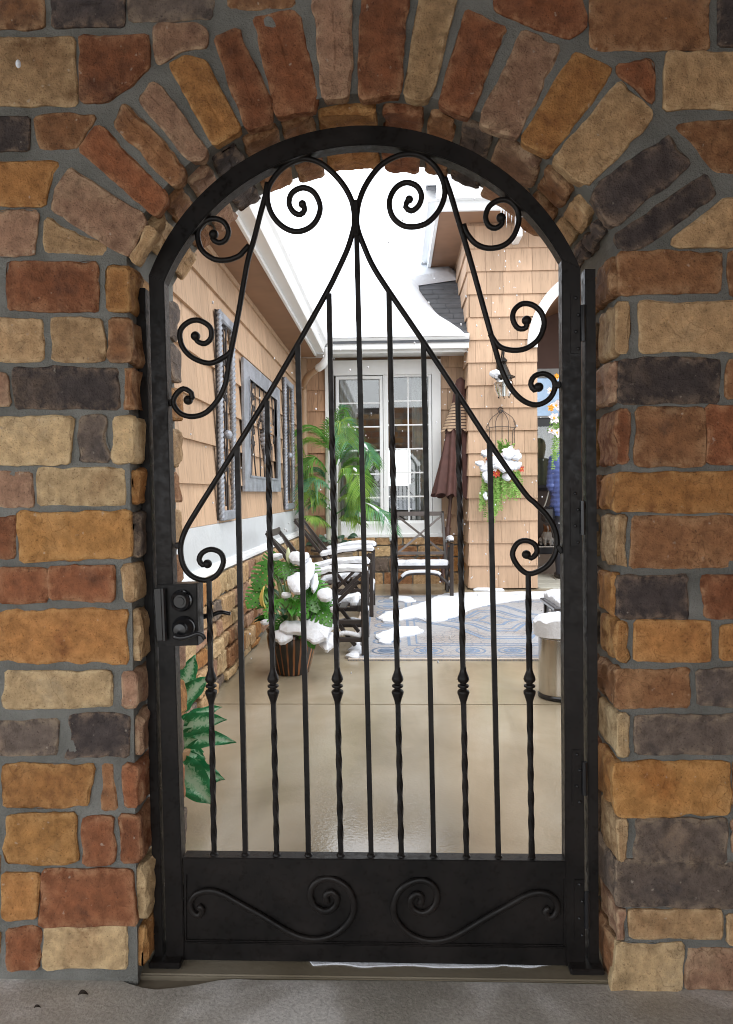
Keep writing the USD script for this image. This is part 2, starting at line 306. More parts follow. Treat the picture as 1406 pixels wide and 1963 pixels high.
stones = [  # key, polygon or rectangle of each stone's face as seen on the wall plane
 ('B', (-24, -40, 84, 54)), ('D', (98, -40, 240, 52)), ('G', (247, -40, 408, 36)), ('B', (432, -44, 562, 12)),
 ('T', (-24, 68, 145, 203)), ('R', [(153, 195), (152, 70), (285, 62), (287, 128), (250, 165), (205, 196)]), ('P', [(297, 122), (294, 46), (375, 42), (398, 58), (396, 90), (350, 92), (312, 118)]),
 ('O', [(408, 278), (322, 120), (350, 103), (398, 116), (463, 246)]), ('P', [(362, 308), (262, 186), (288, 154), (307, 162), (398, 288), (388, 308)]),
 ('B', [(333, 354), (305, 332), (219, 238), (232, 192), (254, 204), (357, 321), (352, 341)]), ('R', [(297, 414), (150, 285), (186, 237), (206, 252), (322, 368), (321, 388)]),
 ('P', [(246, 492), (220, 478), (98, 401), (103, 360), (132, 316), (273, 410), (280, 424)]), ('T', [(82, 486), (85, 414), (200, 470), (204, 485)]),
 ('B', [(75, 288), (61, 219), (188, 217), (172, 244), (143, 284)]), ('D', (-24, 220, 53, 290)), ('O', [(-24, 392), (-24, 309), (119, 307), (100, 332), (82, 394)]), ('P', (-24, 405, 67, 491)),
 ('R', [(470, 249), (410, 72), (458, 55), (464, 75), (523, 192), (520, 233)]), ('R', [(530, 223), (482, 30), (562, 14), (575, 31), (612, 181), (603, 206)]),
 ('P', [(620, 186), (594, -44), (676, -44), (672, 182), (660, 187)]), ('R', [(690, 186), (688, 168), (695, -44), (788, -44), (769, 180)]), ('T', [(775, 181), (812, -44), (884, -30), (826, 190), (800, 194)]),
 ('R', [(842, 199), (893, 12), (974, 50), (901, 226)]), ('P', [(994, 267), (920, 237), (930, 203), (1004, 54), (1074, 84), (1069, 108)]), ('O', [(1056, 298), (1003, 271), (1003, 258), (1100, 95), (1178, 129), (1166, 155)]),
 ('T', [(1111, 348), (1057, 306), (1189, 153), (1255, 214), (1253, 228), (1131, 353)]), ('D', [(1172, 428), (1131, 376), (1145, 352), (1284, 259), (1326, 315), (1186, 430)]), ('D', [(1199, 484), (1178, 448), (1356, 327), (1374, 372), (1234, 474)]),
 ('T', [(1288, 462), (1387, 381), (1440, 378), (1440, 473), (1292, 472)]), ('R', [(950, 20), (944, -44), (1114, -44), (1125, 48), (1092, 73), (1036, 55)]), ('B', (1133, -44, 1364, 94)), ('D', (1376, -44, 1440, 90)),
 ('R', [(1190, 142), (1178, 121), (1253, 111), (1259, 206)]), ('T', (1275, 99, 1440, 208)), ('B', [(1375, 330), (1328, 272), (1288, 236), (1440, 222), (1440, 332)]),
 ('T', [(262, 512), (248, 492), (283, 432), (303, 442)]), ('R', (8, 500, 190, 596)), ('T', (-24, 608, 83, 693)), ('T', (93, 607, 197, 691)), ('P', (-24, 716, 15, 780)), ('D', (25, 705, 227, 781)), ('L', (-24, 799, 140, 890)), ('G', (150, 797, 206, 886)),
 ('P', (-24, 902, 61, 970)), ('L', (73, 895, 243, 969)), ('R', (-24, 990, 28, 1071)), ('Y', (37, 980, 249, 1073)), ('R', (-2, 1087, 87, 1156)), ('R', (93, 1083, 217, 1153)), ('O', (-24, 1170, 247, 1271)),
 ('L', (3, 1287, 217, 1358)), ('G', (-14, 1382, 112, 1451)), ('D', (125, 1372, 250, 1457)), ('O', (2, 1468, 175, 1548)), ('B', (190, 1465, 222, 1555)), ('Y', (8, 1560, 147, 1657)), ('R', (155, 1567, 218, 1656)),
 ('O', (4, 1675, 72, 1766)), ('R', (75, 1668, 258, 1776)), ('R', (12, 1782, 74, 1862)), ('L', (82, 1778, 240, 1861)), ('B', (-40, 1636, -6, 1722)), ('O', (-44, 1790, 2, 1866)),
 ('B', (1185, 482, 1383, 563)), ('B', (1398, 476, 1440, 570)), ('T', (1228, 577, 1440, 676)), ('D', (1186, 684, 1380, 771)), ('B', (1394, 690, 1440, 762)), ('B', (1222, 781, 1353, 891)), ('R', (1358, 778, 1440, 888)),
 ('O', (1181, 905, 1440, 981)), ('B', (1213, 989, 1440, 1088)), ('D', (1181, 1103, 1323, 1186)), ('R', (1347, 1102, 1440, 1186)), ('O', (1213, 1191, 1364, 1269)), ('O', (1379, 1195, 1440, 1267)),
 ('B', (1181, 1282, 1327, 1359)), ('G', (1339, 1283, 1440, 1354)), ('G', (1218, 1372, 1440, 1449)), ('Y', (1179, 1460, 1402, 1563)), ('B', (1412, 1462, 1450, 1556)), ('G', (1215, 1572, 1394, 1656)), ('P', (1408, 1574, 1450, 1642)), ('G', (1181, 1652, 1440, 1740)),
 ('T', (1208, 1747, 1388, 1801)), ('T', (1397, 1755, 1440, 1812)), ('L', (1177, 1810, 1310, 1901)), ('P', (1317, 1819, 1440, 1899)),
]
for key, g in stones: front_stone(jig(*g) if len(g) == 4 and not isinstance(g[0], tuple) else g, key)
# corner stones: (key, face edge away from the opening or None, top, bottom)
left_rows = [('O', 203, 508, 597), ('B', 207, 609, 693), ('B', 238, 705, 782), ('L', 216, 797, 888), ('O', None, 895, 970), ('G', None, 980, 1073), ('T', 236, 1083, 1155), ('T', None, 1168, 1271),
 ('P', 232, 1285, 1358), ('P', None, 1372, 1457), ('R', 236, 1466, 1552), ('R', 231, 1562, 1656), ('L', None, 1668, 1776), ('O', None, 1782, 1862)]
right_rows = [('B', None, 482, 563), ('T', 1207, 577, 680), ('P', None, 686, 771), ('R', 1209, 785, 892), ('O', None, 905, 981), ('T', 1202, 988, 1086), ('O', None, 1100, 1184), ('O', 1204, 1190, 1270),
 ('B', None, 1282, 1358), ('L', 1209, 1368, 1452), ('O', None, 1460, 1560), ('T', 1205, 1568, 1658), ('G', None, 1655, 1738), ('P', 1199, 1745, 1806), ('B', None, 1812, 1898)]
def reveal_stone(side, y0, y1, z0, z1, key, proud=.006):
    seed[0] += 1
    V, F, E = pad(sbox(y0, z0, y1, z1), proud + .008 * (rng.random() - .3), -.05, seed[0], amp=.013, bevel=.016, jit=.006)
    if side < 0: P, F = np.stack([XL + V[:, 2], V[:, 0], V[:, 1]], 1), F
    else: P, F = np.stack([XR - V[:, 2], V[:, 0], V[:, 1]], 1), F[:, ::-1]
    wall.add('stone', (P, F), STONE[key], True, edge=E)
for side, rows in ((-1, left_rows), (1, right_rows)):
    X = XL if side < 0 else XR
    for key, xf, y0, y1 in rows:
        z1, z0 = fz(250 if side < 0 else 1180, y0, FACE)[1], fz(250 if side < 0 else 1180, y1, FACE)[1]
        first = FACE + .012
        if xf is not None:
            xe = fz(xf, (y0 + y1) / 2, FACE)[0]; e = .006 * rng.random()
            p = sbox(min(xe, X - side * e), z0, max(xe, X - side * e), z1); seed[0] += 1
            V, F, E = pad(p, .004 * rng.random(), -.14 - .03 * rng.random(), seed[0], amp=.007, sides=7, corner=.012)
            wall.add('stone', (map_front(V), F[:, ::-1]), STONE[key], True, edge=E); first = FACE + .185
        else:
            w = .12 + .05 * rng.random(); reveal_stone(side, first, first + w, z0 + .002, z1 - .002, key); first += w + .016
        if BACK - first > .06:
            reveal_stone(side, first, BACK - .002, z0 + .004, z1 - .004, rng.choice(list('TOBRLPG')))
# soffit stones of the arch
joints = [256, 300, 345, 395, 455, 530, 602, 727, 822, 884, 955, 1050, 1108, 1150, 1176]
def ang(xp):
    x = fz(xp, 300, FACE)[0]; return math.acos(np.clip((x - AC[0]) / AR, -1, 1))
keys = 'TBPDBBORBDPBTD'
for i in range(len(joints) - 1):
    t1, t0 = min(ang(joints[i]), thL), max(ang(joints[i + 1]), thR)
    if t1 - t0 < .03: continue
    split = FACE + .2 + .05 * (rng.random() - .5)
    for (ya, yb) in ((FACE + .048, split - .007), (split + .007, BACK - .003 + .012 * rng.random())):
        seed[0] += 1
        V, F, E = pad(sbox(t0 * AR + .007, ya, t1 * AR - .007, yb), .004 + .012 * (rng.random() - .3), -.045, seed[0], amp=.014, bevel=.014, jit=.007)
        r = AR - V[:, 2]; th = V[:, 0] / AR
        P = np.stack([AC[0] + r * np.cos(th), V[:, 1], AC[1] + r * np.sin(th)], 1)
        wall.add('stone', (P, F[:, ::-1]), STONE[keys[i % len(keys)]], True, edge=E)
# stones of the wall beyond the photograph's edges, and of its courtyard side
def courses(x0, x1, z0, z1, hmin=.10, hmax=.14, lmin=.12, lmax=.34, rnd=None):
    z = z0
    while z < z1 - .05:
        h = min(hmin + (hmax - hmin) * rnd.random(), z1 - z); x = x0 - .1 * rnd.random()
        while x < x1 - .03:
            L = lmin + (lmax - lmin) * rnd.random()
            yield max(x, x0) + .007, z + .007, min(x + L, x1) - .007, z + h - .007
            x += L
        z += h
rf = np.random.default_rng(3); fills = {}
zones = [(WX0, -.972, .02, WTOP, 0), (.866, WX1, .02, WTOP, 0), (-.972, .866, 2.415, WTOP, 0), (WX0, WX1, .05, WTOP, 1)]
for x0, x1, z0, z1, back in zones:
    for a, b, c, d in courses(x0, x1, z0, z1, rnd=rf):
        if c - a < .03 or d - b < .03: continue
        q = sbox(a, b, c, d)
        if back:
            q = q.difference(opening(.03))
            if q.area < .002 or q.geom_type != 'Polygon': continue
        seed[0] += 1; V, F, E = pad(q, .0, -.03, seed[0], step=.03)
        if back: P, F2 = np.stack([V[:, 0], BACK + V[:, 2] , V[:, 1]], 1), F
        else: P, F2 = map_front(V), F[:, ::-1]
        fills.setdefault(rf.choice(list('TOBRLPGDY')), []).append((P, F2))
for k, ms in fills.items(): wall.add('outer_stones', ms, STONE[k], True, kind='stuff')
# ------------------------------------------------------------------ gate posts and gate
def g2(pts): return [fz(x, y, GATE) for x, y in pts]
def gpoly(pts): return Polygon(g2(pts))
post_l = Thing('gate_post', 'black square iron post with a foot plate at the latch side of the gate', 'post', at(300, 1845, GATE))
post_l.add('upright', chamfered(gpoly([(302, 1846), (319, 1846), (283, 556), (265, 556)]), GATE - .022, GATE + .022), iron_m)
post_l.add('base_plate', bx(at(297, 1845, GATE)[0], at(356, 1845, GATE)[0], GATE - .05, GATE + .05, .0005, .016, .003), iron_m)
post_l.add('wall_bracket', prism(gpoly([(258, 1030), (280, 1030), (280, 1016), (258, 1016)]), GATE - .012, GATE + .012), iron_m)
post_r = Thing('gate_post', 'black iron post with bolted hinges and a foot plate at the right of the gate', 'post', at(1135, 1868, GATE))
post_r.add('upright', chamfered(gpoly([(1126, 1868), (1145, 1868), (1138, 520), (1118, 520)]), GATE - .022, GATE + .022), iron_m)
post_r.add('base_plate', bx(at(1086, 1860, GATE)[0], at(1150, 1860, GATE)[0], GATE - .05, GATE + .05, .0005, .016, .003), iron_m)
post_r.add('wall_bracket', prism(gpoly([(1132, 1018), (1146, 1018), (1146, 1001), (1132, 1001)]), GATE - .012, GATE + .012), iron_m)

gate = Thing('arched_gate', 'black wrought iron garden gate with round top, scrolls and twisted bars', 'gate', at(715, 1838, GATE))
def arc3(p, q, r, n=60):
    p, q, r = map(np.array, (p, q, r)); a = np.array([2 * (q - p), 2 * (r - p)]); b = np.array([q @ q - p @ p, r @ r - p @ p]); c = np.linalg.solve(a, b); R_ = np.linalg.norm(p - c)
    t0, t2 = math.atan2(*(p - c)[::-1]), math.atan2(*(r - c)[::-1])
    if t0 < 0: t0 += 2 * math.pi
    if t2 > t0: t2 -= 2 * math.pi
    return [tuple(c + R_ * np.array([math.cos(t), math.sin(t)])) for t in np.linspace(t0, t2, n)]
def flip(pts): return [(x, -y) for x, y in pts]
outer = flip(arc3((290, -532), (700, -247), (1110, -520)))
inner = flip(arc3((319, -545), (700, -285), (1074, -503)))
GY0, GY1 = GATE - .021, GATE + .021
gate.add('arch_frame', chamfered(gpoly(outer + inner[::-1]), GY0, GY1), iron_m)
gate.add('stile', chamfered(gpoly([(324, 1832), (358, 1832), (319, 545), (290, 532)]), GY0 + .0005, GY1 - .0005), iron_m)
gate.add('stile', chamfered(gpoly([(1082, 1843), (1119, 1844), (1110, 520), (1074, 503)]), GY0 + .0005, GY1 - .0005), iron_m)
gate.add('rail', chamfered(gpoly([(356, 1669), (1082, 1677), (1081, 1644), (355, 1637)]), GY0 + .0012, GY1 - .0012), iron_m)
gate.add('rail', chamfered(gpoly([(358, 1832), (1083, 1843), (1083, 1808), (358, 1798)]), GY0 + .0012, GY1 - .0012), iron_m)
gate.add('kick_panel', prism(gpoly([(356, 1800), (1083, 1810), (1083, 1675), (356, 1667)]), GATE - .010, GATE + .006), iron_m)
gate.add('panel_moulding', prism(gpoly([(356, 1800), (1083, 1810), (1083, 1675), (356, 1667)]).difference(gpoly([(360, 1796), (1079, 1806), (1079, 1679), (360, 1671)])), GATE - .0145, GATE - .0095), iron_m)
S = 1.0 / 771 * 1.0
def scroll(pts, rpx=5.2, end=None, Y=GATE, squash=(1, 1), name='scroll', ends=None):
    if end: pts = list(pts) + [end[:2]]
    if ends and name == 'scroll': pts = [ends[0][:2]] + list(pts)
    P = smooth_path([(p[0], Y, p[1]) for p in g2(pts)], .006)
    rad = np.full(len(P), rpx * 1.30e-3)
    ms = [tube(P, rad, 10, ref=np.array([0, 1.0, 0]), squash=squash)]
    if end: q = g2([end[:2]])[0]; ms.append(ball((q[0], Y, q[1]), (end[2] + 1.2) * 1.30e-3))
    for e in ends or []: q = g2([e[:2]])[0]; ms.append(ball((q[0], Y, q[1]), e[2] * 1.30e-3))
    return gate.add(name, ms, iron_m, True)
L_main = [(581.6, 391), (584.5, 402), (576, 411), (563, 406), (554.6, 390), (560, 370), (580, 359.6), (601.6, 368), (614, 394), (608.7, 419), (592, 437), (567, 443.6), (541.8, 433.6), (522, 411), (513, 382), (516, 357), (533, 331), (556, 312.7), (581.6, 304),
 (610, 310), (635.7, 328), (658.5, 354), (672.7, 379.6), (678, 399.5), (680, 422), (678, 439), (667, 476), (649, 516), (627, 560), (571, 660), (510, 765), (455, 855), (405, 935), (375, 983), (356, 1016), (347, 1045), (349, 1075), (359, 1096), (376, 1108.5),
 (398, 1112), (418, 1100), (428.5, 1078), (423, 1060), (404.6, 1053), (388, 1060), (382, 1073), (389, 1083)]
scroll(L_main, 5.3, (398, 1081, 7.5), ends=[(580, 391, 7.5)])
R_main = [(783, 383), (778, 396), (789, 404), (803, 394), (808.5, 375), (800, 357), (779.5, 349.6), (759, 360), (747, 385), (752, 413), (771, 431), (795, 434.5), (820.5, 426), (842, 403), (853, 373), (849.5, 345), (834, 318), (810, 300), (786, 295), (759, 300),
 (728, 319), (703, 352), (689, 386), (684.5, 418), (687, 441), (698, 471), (715, 509), (744, 555), (812, 655), (878, 755), (940, 850), (1005, 943), (1027, 965), (1052, 992), (1066, 1021), (1068, 1049), (1059, 1073), (1042, 1090), (1015, 1100), (995, 1087), (983, 1063), (992, 1042),
 (1008, 1036), (1025, 1043), (1030, 1058), (1019, 1070)]
scroll(R_main, 5.3, (1009.6, 1063, 7.5), ends=[(785, 382, 7.5)])
scroll([(513, 350), (508, 379), (499, 412), (488, 456), (476, 497), (467, 545), (459, 592), (449, 645), (440, 690), (433.6, 732), (420, 763), (396, 790), (369, 798.5), (346, 792), (333, 774), (337, 757), (352, 745), (367, 753), (369, 762)], 5.3, (361, 767, 8))
scroll([(478, 470), (466, 483), (459, 490), (437, 498), (411, 496.5), (388, 480), (379.7, 457), (382, 437), (396, 422), (414, 419), (431, 427), (438.5, 444), (432.5, 460), (420, 465), (408, 458)], 5.3, (410, 449, 8))
scroll([(444, 672), (433.6, 682), (403, 696), (369, 685), (349, 662), (346, 634), (362, 617), (382.5, 614), (403, 627), (405, 647), (393, 658.5), (379, 654)], 5.3, (375, 644, 8))
scroll([(853, 340), (865, 374), (878.5, 420), (892, 464), (906, 512), (926, 584), (943, 645), (948, 662), (960, 702), (977, 739.5), (1001, 766), (1028, 776), (1052, 766), (1064, 745), (1061, 727), (1044, 716), (1025, 721), (1018, 736), (1025, 748)], 5.3, (1033, 742, 8))
scroll([(889, 430), (895.6, 447), (912.7, 467), (936.5, 475.5), (964, 471), (984, 454), (995, 424), (991, 400), (975, 384.5), (956, 384), (938, 396), (931.4, 416.6), (938, 433), (951, 437), (963, 428)], 5.3, (961, 417.5, 8))
scroll([(940, 640), (957, 663), (980.6, 671), (1008, 668), (1032, 650.7), (1043.5, 624), (1038.7, 600), (1021.6, 584.5), (1001, 582.4), (986, 595), (984, 613), (994, 629), (1009, 628)], 5.3, (1010, 614, 8))
for m_ in [beam(at(682, 385, GATE), at(684, 455, GATE), .016, .02, up=(0, 1, 0), r=.003), beam(at(331, 772, GATE), at(325, 772, GATE), .016, .016, r=.002), beam(at(1062, 738, GATE), at(1074, 738, GATE), .022, .016, r=.002), beam(at(347, 1045, GATE), at(338, 1045, GATE), .03, .014, r=.002), beam(at(1068, 1045, GATE), at(1077, 1060, GATE), .02, .012, r=.002)]: gate.add('weld_collar', m_, iron_m)
bars = [(401, 1110, 411, 1638, 1), (455, 855, 471, 1638, 0), (512, 768, 531, 1638, 1), (571, 660, 592, 1639, 0), (631, 563, 654, 1639, 1), (684, 445, 712, 1640, 0), (746, 560, 770, 1641, 1), (812, 655, 832, 1642, 0), (878, 755, 895, 1643, 1), (939, 850, 956, 1644, 0), (1013, 1098, 1020, 1645, 1)]
for x0, y0, x1, y1, tw in bars:
    p, q = at(x0, y0, GATE), at(x1, y1 + 2, GATE); n = 2 if not tw else max(8, int(np.linalg.norm(q - p) / .006))
    t = np.linspace(0, 1, n)[:, None]; P = p + (q - p) * t
    if tw:
        yy = y0 + (y1 - y0) * t[:, 0]; V = np.zeros(n)
        on = ((yy > 1385) & (yy < 1620)) | ((yy > 830) & (yy < 1240) & (yy > y0 + 40)); V = np.cumsum(on * .006 * 2 * math.pi / .24)
        ms = []
        for i in range(n):
            ph = V[i] + np.arange(8) * math.pi / 4; ms.append(P[i] + np.where(np.arange(8) % 2, .0080, .0068)[:, None] * np.stack([np.cos(ph), np.sin(ph), 0 * ph], 1))
        Vv = np.vstack(ms); j = np.arange(8); k = (j + 1) % 8
        F = np.vstack([np.stack([i * 8 + j, i * 8 + k, (i + 1) * 8 + k, (i + 1) * 8 + j], 1) for i in range(n - 1)])
        b = gate.add('twisted_bar', (Vv, F), iron_m)
        kx = x0 + (x1 - x0) * (1315 - y0) / (y1 - y0); kc = at(kx, 1315, GATE); u = 1.30e-3
        prof = [(0, 36), (5.6, 36), (6, 30), (8, 24), (10.5, 18), (11.5, 13), (9.5, 8), (6, 5.5), (6, 4.5), (10.5, 2), (11, 0), (10.5, -2), (6, -4.5), (6, -5.5), (10.5, -8.5), (11.8, -11), (11.5, -14), (9.5, -20), (7.5, -26), (6, -31), (5.6, -35), (0, -35)]
        gate.add('knuckle', lathe([(r * u, z * u) for r, z in prof], kc, 18), iron_m, 40, parent=b)
        top_end = q
    else:
        gate.add('bar', beam(p, q, .0125, .0125, up=(0, 1, 0)), iron_m)
        b = None
    gate.add('weld_bead', lathe([(0, .008), (.008, .006), (.011, 0), (.012, -.006)], q + np.array([0, 0, .003]), 10), iron_m, True)
# scrolls on the kick panel
off = lambda x, y: (250 + x * .32, 1600 + y * .32)
S_l = [off(*p) for p in [(418, 408), (440, 430), (428, 462), (398, 462), (372, 430), (370, 385), (405, 338), (480, 318), (560, 338), (650, 388), (800, 472), (950, 562), (1050, 600), (1150, 603), (1250, 565), (1325, 485), (1343, 400), (1310, 310), (1240, 258), (1170, 245), (1105, 280), (1083, 340), (1108, 408), (1170, 440), (1228, 415), (1243, 362), (1208, 325), (1175, 345), (1185, 392)]]
SY = GATE - .0165
scroll(S_l, 6.2, None, SY, (1, .75), name='panel_scroll')
scroll([(2 * 717.5 - x, y + 3.5) for x, y in S_l], 6.2, None, SY, (1, .75), name='panel_scroll')
# lock
box_ = gpoly([(309, 1236), (386, 1233), (384, 1116), (306, 1119)])
lock = gate.add('lock_box', chamfered(box_, GATE - .030, GATE + .030, .003), iron_m)
gate.add('latch_guard', [prism(gpoly([(311, 1222), (326, 1222), (324, 1124), (305, 1126)]), GATE - .040, GATE - .028), tube([at(322, 1124, GATE) + np.array([0, -.042, 0]), at(326, 1222, GATE) + np.array([0, -.042, 0])], .006, 8)], hardware_m, 30)
def rose(cx, cy, r, prof, name, Yb=GATE - .030, sgn=-1):
    c = at(cx, cy, Yb); m = lathe([(a * r, b) for a, b in prof], (0, 0, 0), 36)
    T = np.eye(4); T[:3, 2] = (0, sgn, 0); T[:3, 0] = (1, 0, 0); T[:3, 1] = np.cross(T[:3, 2], T[:3, 0]); T[:3, 3] = c; m.apply_transform(T)
    return gate.add(name, m, hardware_m, 40, parent=lock)
rose(349, 1151, .0275, [(1, -.004), (1, .004), (.93, .010), (.86, .012), (.84, .020), (.62, .024), (.58, .018), (.40, .018), (.38, .021), (.0, .021)], 'deadbolt')
rose(353, 1203, .0295, [(1, -.004), (1, .004), (.9, .012), (.72, .018), (.55, .022), (.5, .040), (.0, .042)], 'lever_rosette')
lev = smooth_path([at(352, 1208, GATE) + [0, -.078, 0], at(364, 1211, GATE) + [0, -.082, 0], at(380, 1208, GATE) + [0, -.082, 0], at(394, 1203, GATE) + [0, -.080, 0], at(404, 1207, GATE) + [0, -.078, 0], at(408, 1214, GATE) + [0, -.078, 0]], .006)
gate.add('lever', [tube(lev, np.linspace(.0075, .005, len(lev)), 10, squash=(1, 1))], hardware_m, True, parent=lock)
lev2 = smooth_path([at(352, 1196, GATE) + [0, .085, 0], at(388, 1190, GATE) + [0, .085, 0], at(408, 1184, GATE) + [0, .085, 0], at(428, 1187, GATE) + [0, .085, 0]], .006)
gate.add('lever', [tube(lev2, np.linspace(.008, .005, len(lev2)), 10), tube([at(352, 1196, GATE) + [0, .02, 0], at(352, 1196, GATE) + [0, .088, 0]], .012, 10)], hardware_m, True, parent=lock)
# hinges on the right
for x, ya, yb in ((1114, 590, 658), (1113, 960, 1024), (1116.5, 1454, 1516), (1121, 1700, 1768)):
    h = gate.add('hinge', tube([at(x, ya, GATE) + [0, -.026, 0], at(x, yb, GATE) + [0, -.026, 0]], .0068, 12), hardware_m, 40)
    gate.add('hinge_plate', prism(gpoly([(x - 23, yb + 22), (x - 6, yb + 22), (x - 6, ya - 22), (x - 23, ya - 22)]), GATE - .0245, GATE - .0205), iron_m, parent=h)
    for k in range(4):
        yk = ya - 14 + (yb - ya + 28) * k / 3
        gate.add('bolt_head', ball(at(x - 14 + 5 * (k % 2), yk, GATE) + [0, -.0245, 0], .0042, 1), hardware_m, True, parent=h)
# ------------------------------------------------------------------ ground
wet_m = material('wet_concrete', {
    'g': ('geometry', {}), 'n': ('noise_texture', {'scale': 1.6, 'detail': 5, 'roughness': .55, 'distortion': .6}),
    'r': ('rgb_ramp', {'ramp': [(.30, (.25, .205, .135)), (.5, (.33, .28, .20)), (.72, (.40, .355, .275))]}),
    'mp': ('mapping', {'scale': (3.2, .55, 1)}), 'n2': ('noise_texture', {'scale': 1.3, 'detail': 4, 'roughness': .5, 'distortion': .5}),
    'pd': ('mapping', {'location': (.02, -2.42, 0)}), 'ps': ('mapping', {'scale': (2.1, 1.6, 0)}), 'gr': ('gradient_texture', {'gradient_type': 'spherical'}),
    'pa': ('math', {'math_type': 'multiply_add', 'value2': .75}), 'cl': ('map_range', {'from_min': .30, 'from_max': .95, 'to_min': .26, 'to_max': .03, 'clamp': True}),
    'n3': ('noise_texture', {'scale': 75, 'detail': 3}), 'bs': ('map_range', {'from_min': .50, 'from_max': 1.05, 'to_min': .22, 'to_max': .05, 'clamp': True}),
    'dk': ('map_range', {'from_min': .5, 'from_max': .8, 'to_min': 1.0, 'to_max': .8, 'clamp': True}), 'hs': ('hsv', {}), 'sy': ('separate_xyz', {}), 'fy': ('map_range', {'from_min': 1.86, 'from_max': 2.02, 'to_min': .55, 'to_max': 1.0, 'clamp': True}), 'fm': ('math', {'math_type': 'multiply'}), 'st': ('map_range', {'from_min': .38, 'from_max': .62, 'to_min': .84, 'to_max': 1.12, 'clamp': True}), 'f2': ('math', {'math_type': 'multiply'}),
    'bu': ('bump', {'distance': .004}), 'sp': ('map_range', {'from_min': .35, 'from_max': .75, 'to_min': .6, 'to_max': 1.0, 'clamp': True}), 'p2': ('mapping', {'location': (-.12, -1.92, 0)}), 'q2': ('mapping', {'scale': (1.9, 11, 0)}), 'g2': ('gradient_texture', {'gradient_type': 'spherical'}), 'mx': ('math', {'math_type': 'maximum'}), 'p': ('principled_bsdf', {'ior': 1.5})},
    [('g.position', 'n.vector'), ('n.fac', 'r.fac'), ('g.position', 'mp.vector'), ('mp.vector', 'n2.vector'), ('g.position', 'pd.vector'), ('pd.vector', 'ps.vector'), ('ps.vector', 'gr.vector'),
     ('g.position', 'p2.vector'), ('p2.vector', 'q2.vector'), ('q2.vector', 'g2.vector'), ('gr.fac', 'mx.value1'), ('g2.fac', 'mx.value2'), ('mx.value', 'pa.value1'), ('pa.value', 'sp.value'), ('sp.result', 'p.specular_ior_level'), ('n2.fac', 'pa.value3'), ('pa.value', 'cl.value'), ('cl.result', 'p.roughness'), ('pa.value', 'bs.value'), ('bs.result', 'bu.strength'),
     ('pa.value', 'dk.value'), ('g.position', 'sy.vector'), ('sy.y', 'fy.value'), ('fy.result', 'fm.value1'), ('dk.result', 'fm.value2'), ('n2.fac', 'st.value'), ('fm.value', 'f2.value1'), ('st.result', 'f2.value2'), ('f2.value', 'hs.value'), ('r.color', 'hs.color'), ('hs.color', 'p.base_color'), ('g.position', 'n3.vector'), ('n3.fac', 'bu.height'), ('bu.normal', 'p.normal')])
drive_m = material('driveway_concrete', {
    'g': ('geometry', {}), 'n': ('noise_texture', {'scale': 3.1, 'detail': 4, 'roughness': .5, 'distortion': .8}), 'r': ('rgb_ramp', {'ramp': [(.34, (.27, .25, .215)), (.5, (.38, .355, .32)), (.60, (.52, .50, .475)), (.75, (.58, .57, .55))]}),
    'rr': ('map_range', {'from_min': .4, 'from_max': .62, 'to_min': .3, 'to_max': .8, 'clamp': True}),
    'n2': ('noise_texture', {'scale': 120, 'detail': 5, 'roughness': .7}), 'gr': ('map_range', {'from_min': .3, 'from_max': .7, 'to_min': .7, 'to_max': 1.25}), 'gh': ('hsv', {}), 'bu': ('bump', {'strength': .7, 'distance': .004}), 'p': ('principled_bsdf', {'specular_ior_level': .35})},
    [('g.position', 'n.vector'), ('n.fac', 'r.fac'), ('n2.fac', 'gr.value'), ('gr.result', 'gh.value'), ('r.color', 'gh.color'), ('gh.color', 'p.base_color'), ('n.fac', 'rr.value'), ('rr.result', 'p.roughness'), ('g.position', 'n2.vector'), ('n2.fac', 'bu.height'), ('bu.normal', 'p.normal')])
def slab(x0, x1, y0, y1, c=.004):
    out = []
    for (a, b, d, e, t, u) in ((x0, x1, y0, y1, -.25, -c), (x0 + c, x1 - c, y0 + c, y1 - c, -c * 1.5, 0)):
        m = bx(a, b, d, e, 0, 1); v = m.vertices; v[:, 2] = np.where(v[:, 2] > .5, u, t) + SLOPE * (v[:, 1] - 1.88); out.append(m)
    return out
EDGE = 1.815
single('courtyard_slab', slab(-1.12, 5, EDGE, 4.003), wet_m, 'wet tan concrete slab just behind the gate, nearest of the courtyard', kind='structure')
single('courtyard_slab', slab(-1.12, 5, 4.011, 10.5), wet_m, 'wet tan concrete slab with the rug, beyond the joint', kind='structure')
dv = meshkit.np.linspace(0, 1, 60)
front_edge = [(-30, -30), (30, -30), (30, EDGE - .004)] + [(x, EDGE - .003 - .006 * meshkit.noise(np.array([[x * 9, 0, 0]]))[0]) for x in np.linspace(2.5, -.40, 70)] + [(-.44, EDGE - .012), (-.49, EDGE - .030), (-.54, EDGE - .043), (-.585, EDGE - .050), (-.62, EDGE - .043), (-.655, EDGE - .030), (-.69, EDGE - .012), (-.74, EDGE - .004), (-30, EDGE - .004)]
dm = trimesh.creation.extrude_polygon(Polygon(front_edge), .25, engine='earcut'); dm.apply_translation((0, 0, -.2565))
single('driveway', dm, drive_m, 'grey concrete driveway apron with damp patches before the wall', kind='structure')
single('driveway_base', bx(-1.2, -.2, 1.6, EDGE + .002, -.2, -.017), plain('damp_soil', (.15, .125, .09), .5, .5, 40), 'damp rubble in the chipped corner of the driveway', kind='structure')
single('snow_ground', bx(-150, 150, -150, 150, -.6, -.40), snow_m, 'snow covered ground around the house', kind='structure')

